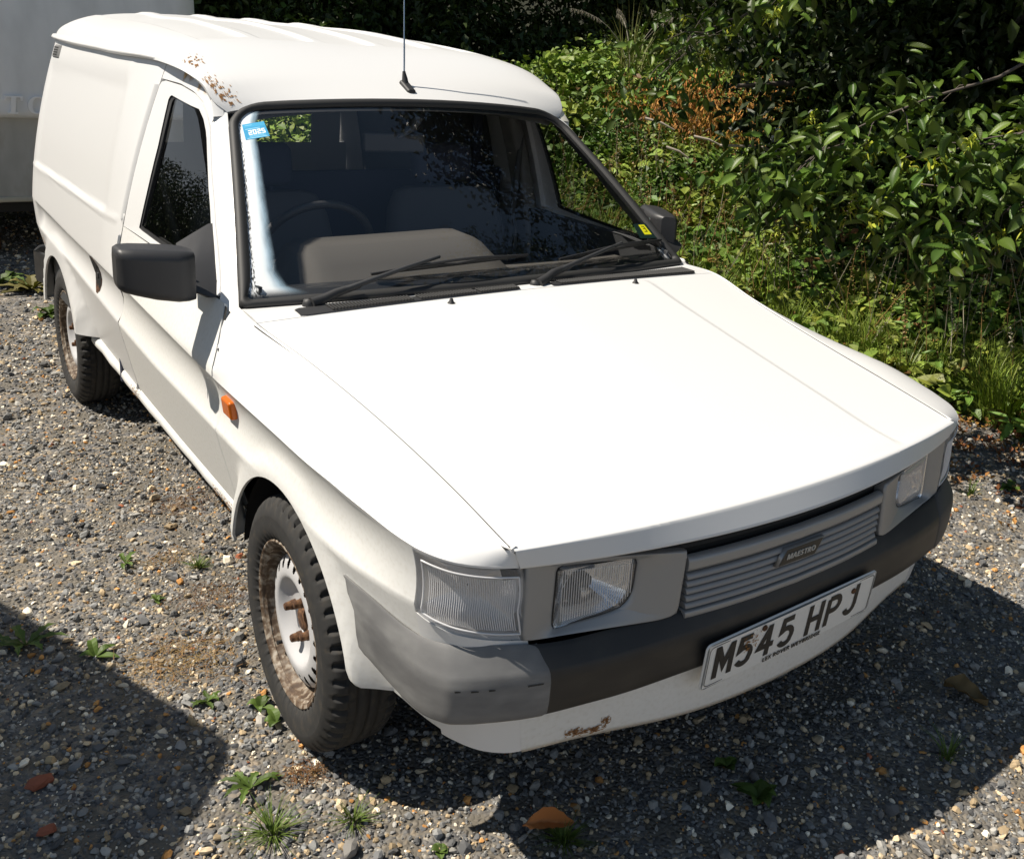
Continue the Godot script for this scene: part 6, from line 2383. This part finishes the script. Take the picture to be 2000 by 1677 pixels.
func hanging_branches(tree: Node3D) -> void:
	var tones := [foliage(.105, .170, .026, .42, .38), foliage(.072, .125, .022, .42, .42), foliage(.048, .090, .018, .40, .45)]
	var keys := foliage(.40, .44, .05, .5, .6)
	var bark := mat(.11, .09, .075, .85)
	var km := sprig(331, 22, .026, .034, .010, .6, 1.2)
	# each branch: its course, and the sprays of leaves that it carries (centre, spread, how many)
	var list := [
		[[Vector3(3.1, 1.80, .2), Vector3(2.3, 1.50, .02), Vector3(1.80, 1.30, -.07), Vector3(1.56, 1.12, -.30)], [[Vector3(1.80, 1.27, -.07), .135, 230], [Vector3(1.62, 1.11, -.27), .130, 220], [Vector3(1.80, 1.15, .10), .11, 110], [Vector3(2.15, 1.36, .0), .15, 160]]],
		[[Vector3(3.1, 1.75, -.4), Vector3(2.3, 1.50, -.55), Vector3(1.74, 1.31, -.66), Vector3(1.45, 1.12, -.68)], [[Vector3(1.71, 1.28, -.66), .10, 100], [Vector3(1.47, 1.12, -.67), .115, 190], [Vector3(1.44, 1.00, -.64), .08, 60], [Vector3(2.1, 1.42, -.6), .14, 130]]],
		[[Vector3(2.6, 1.50, .3), Vector3(2.0, 1.22, .12), Vector3(1.70, 1.04, .0), Vector3(1.56, .90, -.06)], [[Vector3(1.62, .98, -.05), .085, 110], [Vector3(1.85, 1.08, .08), .10, 80]]],
		[[Vector3(3.4, 2.05, -2.1), Vector3(2.8, 1.82, -2.3), Vector3(2.47, 1.64, -2.42), Vector3(2.24, 1.30, -2.47)], [[Vector3(2.47, 1.62, -2.43), .15, 110], [Vector3(2.29, 1.37, -2.46), .13, 110], [Vector3(2.75, 1.75, -2.3), .17, 130]]],
		[[Vector3(2.7, 2.25, -1.3), Vector3(2.2, 2.05, -1.25), Vector3(1.9, 1.88, -1.18), Vector3(1.79, 1.76, -1.16)], [[Vector3(1.82, 1.80, -1.16), .06, 36], [Vector3(2.2, 2.0, -1.25), .15, 70]]]]
	var more := [[], [], []]
	var more_col := [PackedColorArray(), PackedColorArray(), PackedColorArray()]
	var shown := 0
	for e in list:
		var br := Node3D.new()
		br.name = "branch" if not tree.has_node("branch") else "branch_%03d" % list.find(e)
		tree.add_child(br)
		br.position = -tree.position
		var p: Array = e[0]
		var curve := [[0.0, p[0]], [.4, p[1]], [.75, p[2]], [1.0, p[3]]]
		var mb := MB.new()
		var l := []
		var rr := []
		for k in 15:
			l.append((kv(curve, k / 14.0) as Vector3) + Vector3(rf(-.012, .012), rf(-.012, .012), rf(-.012, .012)))
			rr.append(lerpf(.009, .0015, k / 14.0))
		mb.tube(l, rr, 6)
		var bunch := []
		for s in e[1]:
			for k in 5:   # twigs that spread through the spray
				var root: Vector3 = l[clampi(rng.randi_range(5, 13), 0, 14)]
				var tip: Vector3 = s[0] + Vector3(rng.randfn(), rng.randfn() * .6, rng.randfn()) * s[1] * .9
				if root.distance_to(tip) < .45: mb.tube([root, root.lerp(tip, .5) + Vector3(0, .03, 0), tip], [.003, .002, .001], 4, false)
				bunch.append(tip + Vector3(0, -.02, 0))
			for k in int(s[2]):
				var pos: Vector3 = s[0] + Vector3(rng.randfn() * 1.1, rng.randfn() * .62, rng.randfn() * 1.1) * s[1]
				var a := rf(0, TAU)
				var fw := Vector3(cos(a), rf(-1.3, .15), sin(a)).normalized()
				var up := Vector3(-.35 + rng.randfn() * .45, 1.0, -.05 + rng.randfn() * .45).normalized()
				var x := up.cross(fw).normalized()
				up = fw.cross(x)
				var lt := Transform3D(Basis(x, up, fw).scaled(Vector3.ONE * rf(.55, 1.05)), pos)
				var q := rng.randi() % 3
				if shown < 295 and rng.randf() < .22:
					put(big_leaf_mesh(rng.randi() % 3), "leaf", tones[q], br).transform = lt
					shown += 1
				else:
					more[q].append(lt)
					var kk := rf(.35, 1.25)
					more_col[q].append(Color(.085 * kk * rf(.85, 1.2), .142 * kk, .022 * kk))
		put(mb, "twigs", bark, br)
		for q in bunch.slice(0, 14):
			if rng.randf() < .75:
				put(km, "seed_cluster", keys, br).transform = Transform3D(turned(rf(0, TAU), 0, 0).scaled(Vector3(1, 1.5, 1) * rf(.7, 1.2)), q)
	var many := foliage(1, 1, 1, .42, .42)
	for k in 3:
		scatter("more_leaves", big_leaf_mesh(k), many, more[k], more_col[k], tree).position = -tree.position

# ---------------------------------------------------------------- the trailer behind, and an unseen one added for its shadow
func build_trailer() -> void:
	var stain := noise_image(256, 256, .010, 5, 61)
	var shell := mat(1, 1, 1, .6)
	shell.albedo_texture = ramp_tex(stain, [[0.0, Color(.66, .67, .675)], [.5, Color(.76, .77, .775)], [.8, Color(.80, .805, .81)], [1.0, Color(.70, .70, .69)]])
	shell.uv1_triplanar = true
	shell.uv1_scale = Vector3(1.2, .5, 1.2)
	var low := mat(1, 1, 1, .6)  # darker copy of the shell: skirt shade put into the colour
	low.albedo_texture = ramp_tex(stain, [[0.0, Color(.36, .36, .34)], [.6, Color(.44, .44, .42)], [1.0, Color(.34, .32, .28)]])
	low.uv1_triplanar = true
	low.uv1_scale = Vector3(1.5, .7, 1.5)
	var Z := -5.45
	var t := thing("white_trailer", "dirty white trailer body with raised lettering behind the van's rear end", "trailer", Vector3(-.75, 0, Z - 1.5))
	# plan outline with rounded corners, lofted upwards; the lower part is set back
	var ring := func(y: float, inset: float) -> PackedVector3Array:
		var r := PackedVector3Array()
		for q: Vector2 in rloop(2.82 - 2 * inset, 3.0 - 2 * inset, .17, 8): r.append(Vector3(q.x, y, q.y))
		return r
	var mb := MB.new()
	mb.loft([ring.call(.925, .07), ring.call(.93, .02), ring.call(.955, .004), ring.call(.985, .0), ring.call(1.3, .0), ring.call(1.75, .004), ring.call(1.9, .03), ring.call(1.97, .12), ring.call(2.0, .3)])
	put(mb, "body_shell", shell, t)
	mb = MB.new()
	mb.loft([ring.call(.40, .09), ring.call(.42, .085), ring.call(.60, .075), ring.call(.935, .068)], true, false)
	put(mb, "lower_skirt", low, t)
	mb = MB.new()
	mb.loft([ring.call(.375, .075), ring.call(.38, .068), ring.call(.405, .068), ring.call(.41, .08)])
	put(mb, "bottom_rail", mat(.48, .45, .36, .6), t)
	# raised letters pressed into the shell
	var highlit_letter := mat(.86, .86, .86, .5)  # lighter than the shell: highlights on letter edges put into the colour
	var i := 0
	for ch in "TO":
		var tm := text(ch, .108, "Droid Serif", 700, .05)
		var o := put(tm, "raised_letter", highlit_letter, t)
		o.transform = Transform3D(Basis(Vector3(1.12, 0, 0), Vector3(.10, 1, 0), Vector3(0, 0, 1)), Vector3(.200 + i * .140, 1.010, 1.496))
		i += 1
	# underneath
	mb = MB.new()
	for x in [-.9, .9]: mb.rbox(Transform3D(Basis(), Vector3(x, .33, 0)), Vector3(.08, .09, 2.9), .01)
	mb.rbox(Transform3D(Basis(), Vector3(0, .33, 1.25)), Vector3(2.3, .09, .08), .01)
	put(mb, "chassis", mat(.03, .03, .03, .8), t)
	mb = MB.new()
	mb.rbox(Transform3D(), Vector3(2.5, .02, 2.7), .005)
	put(mb, "floor_panel", mat(.03, .028, .025, .9), t).position = Vector3(0, .372, 0)
	mb = MB.new()
	mb.tube([Vector3(.07, .02, 1.2), Vector3(.07, .34, 1.2)], .022, 10)
	put(mb, "corner_steady", M.rust, t)
	for s in [-1.0, 1.0]:
		mb = MB.new()
		var c := Vector3(s * 1.1, .29, -.1)
		mb.lathe(Transform3D(Basis(), c), [Vector2(.15, -.08), Vector2(.26, -.09), Vector2(.29, -.06), Vector2(.29, .06), Vector2(.26, .09), Vector2(.15, .08)], 32)
		mb.lathe(Transform3D(Basis(), c), [Vector2(.16, .05), Vector2(.05, .06), Vector2(.0, .06)], 24, Vector3(-9, 0, 0))
		put(mb, "wheel", M.tyre, t)
	# unseen body added to cast the lower left shadow, outline taken from it
	var d := Vector3(.58, -1, .37)
	var H := 1.75
	var pts := []
	for q in [[-1.30, -1.0], [-.955, -.10], [-.935, -.035], [-.955, .02], [-1.14, .235], [-1.30, .37], [-1.55, .50], [-2.9, 1.0], [-3.2, .95], [-3.4, .6], [-4.5, -2.4], [-4.4, -2.7], [-2.3, -3.45], [-2.1, -3.2]]:
		pts.append(Vector3(q[0] - d.x * H, 0, q[1] - d.z * H))
	var mid := Vector3.ZERO
	for q: Vector3 in pts: mid += q / pts.size()
	t = thing("added_shadow_caster", "unseen caravan-like body added and shaped to cast the shadow across the lower left gravel", "caravan", mid)
	var loop := func(y: float, k: float) -> PackedVector3Array:
		var r := PackedVector3Array()
		for q: Vector3 in pts: r.append((q - mid) * k + Vector3(0, y, 0))
		return r
	mb = MB.new()
	mb.loft([loop.call(.36, .94), loop.call(.40, .97), loop.call(1.0, .985), loop.call(H - .02, 1.0), loop.call(H, .995), loop.call(H + .05, .9), loop.call(H + .08, .6)])
	put(mb, "body_shell", mat(.66, .64, .56, .5), t)
	for s in [-1.0, 1.0]:
		mb = MB.new()
		mb.lathe(Transform3D(Basis(Vector3.UP, -.36), Vector3(s * .95, .29, s * -.3)), [Vector2(.15, -.08), Vector2(.26, -.09), Vector2(.29, -.06), Vector2(.29, .06), Vector2(.26, .09), Vector2(.15, .08), Vector2(.0, .07)], 24)
		put(mb, "wheel", M.tyre, t)

func build_setting() -> void:
	rng.seed = 77
	hills.seed = 5
	hills.frequency = .35
	patchy.seed = 9
	patchy.frequency = .8
	build_ground()

func build_things() -> void:
	build_trailer()
	build_trees()
	build_growth()
	build_weeds()

# ================================================================ the scene
func _ready() -> void:
	var cam := Camera3D.new()
	cam.name = "camera"
	var near := .05
	var f := 1913.65
	var R := Vector3(.80248913, .06078079, .59356288)
	var U := Vector3(.11335838, .96114867, -.25168057)
	var F := Vector3(.58579951, -.26925625, -.76442135)
	add_child(cam)
	cam.set_frustum(near * 1677.0 / f, Vector2(-120.91, -194.31) * near / f, near, 400.0)
	cam.transform = Transform3D(Basis(R, U, -F).orthonormalized(), Vector3(-1.50891, 1.53905, 1.88206))
	cam.current = true
	var sky := ProceduralSkyMaterial.new()
	sky.sky_top_color = lin(.085, .135, .215)
	sky.sky_horizon_color = lin(.52, .555, .58)
	sky.sky_curve = .16
	sky.ground_bottom_color = lin(.10, .10, .08)
	sky.ground_horizon_color = lin(.25, .27, .26)
	var env := Environment.new()
	env.background_mode = Environment.BG_SKY
	env.sky = Sky.new()
	env.sky.sky_material = sky
	env.tonemap_mode = Environment.TONE_MAPPER_LINEAR
	env.tonemap_exposure = 1.40
	env.sdfgi_enabled = true
	env.ssao_enabled = true
	env.ssil_enabled = true
	var we := WorldEnvironment.new()
	we.name = "world"
	we.environment = env
	add_child(we)
	var sun := DirectionalLight3D.new()
	sun.name = "sun"
	sun.light_energy = 1.6
	sun.light_color = Color(1, .965, .91)
	sun.light_angular_distance = .5
	sun.shadow_enabled = true
	add_child(sun)
	sun.look_at_from_position(Vector3.ZERO, Vector3(.58, -1, .37))
	build_setting()
	build_van()
	build_things()
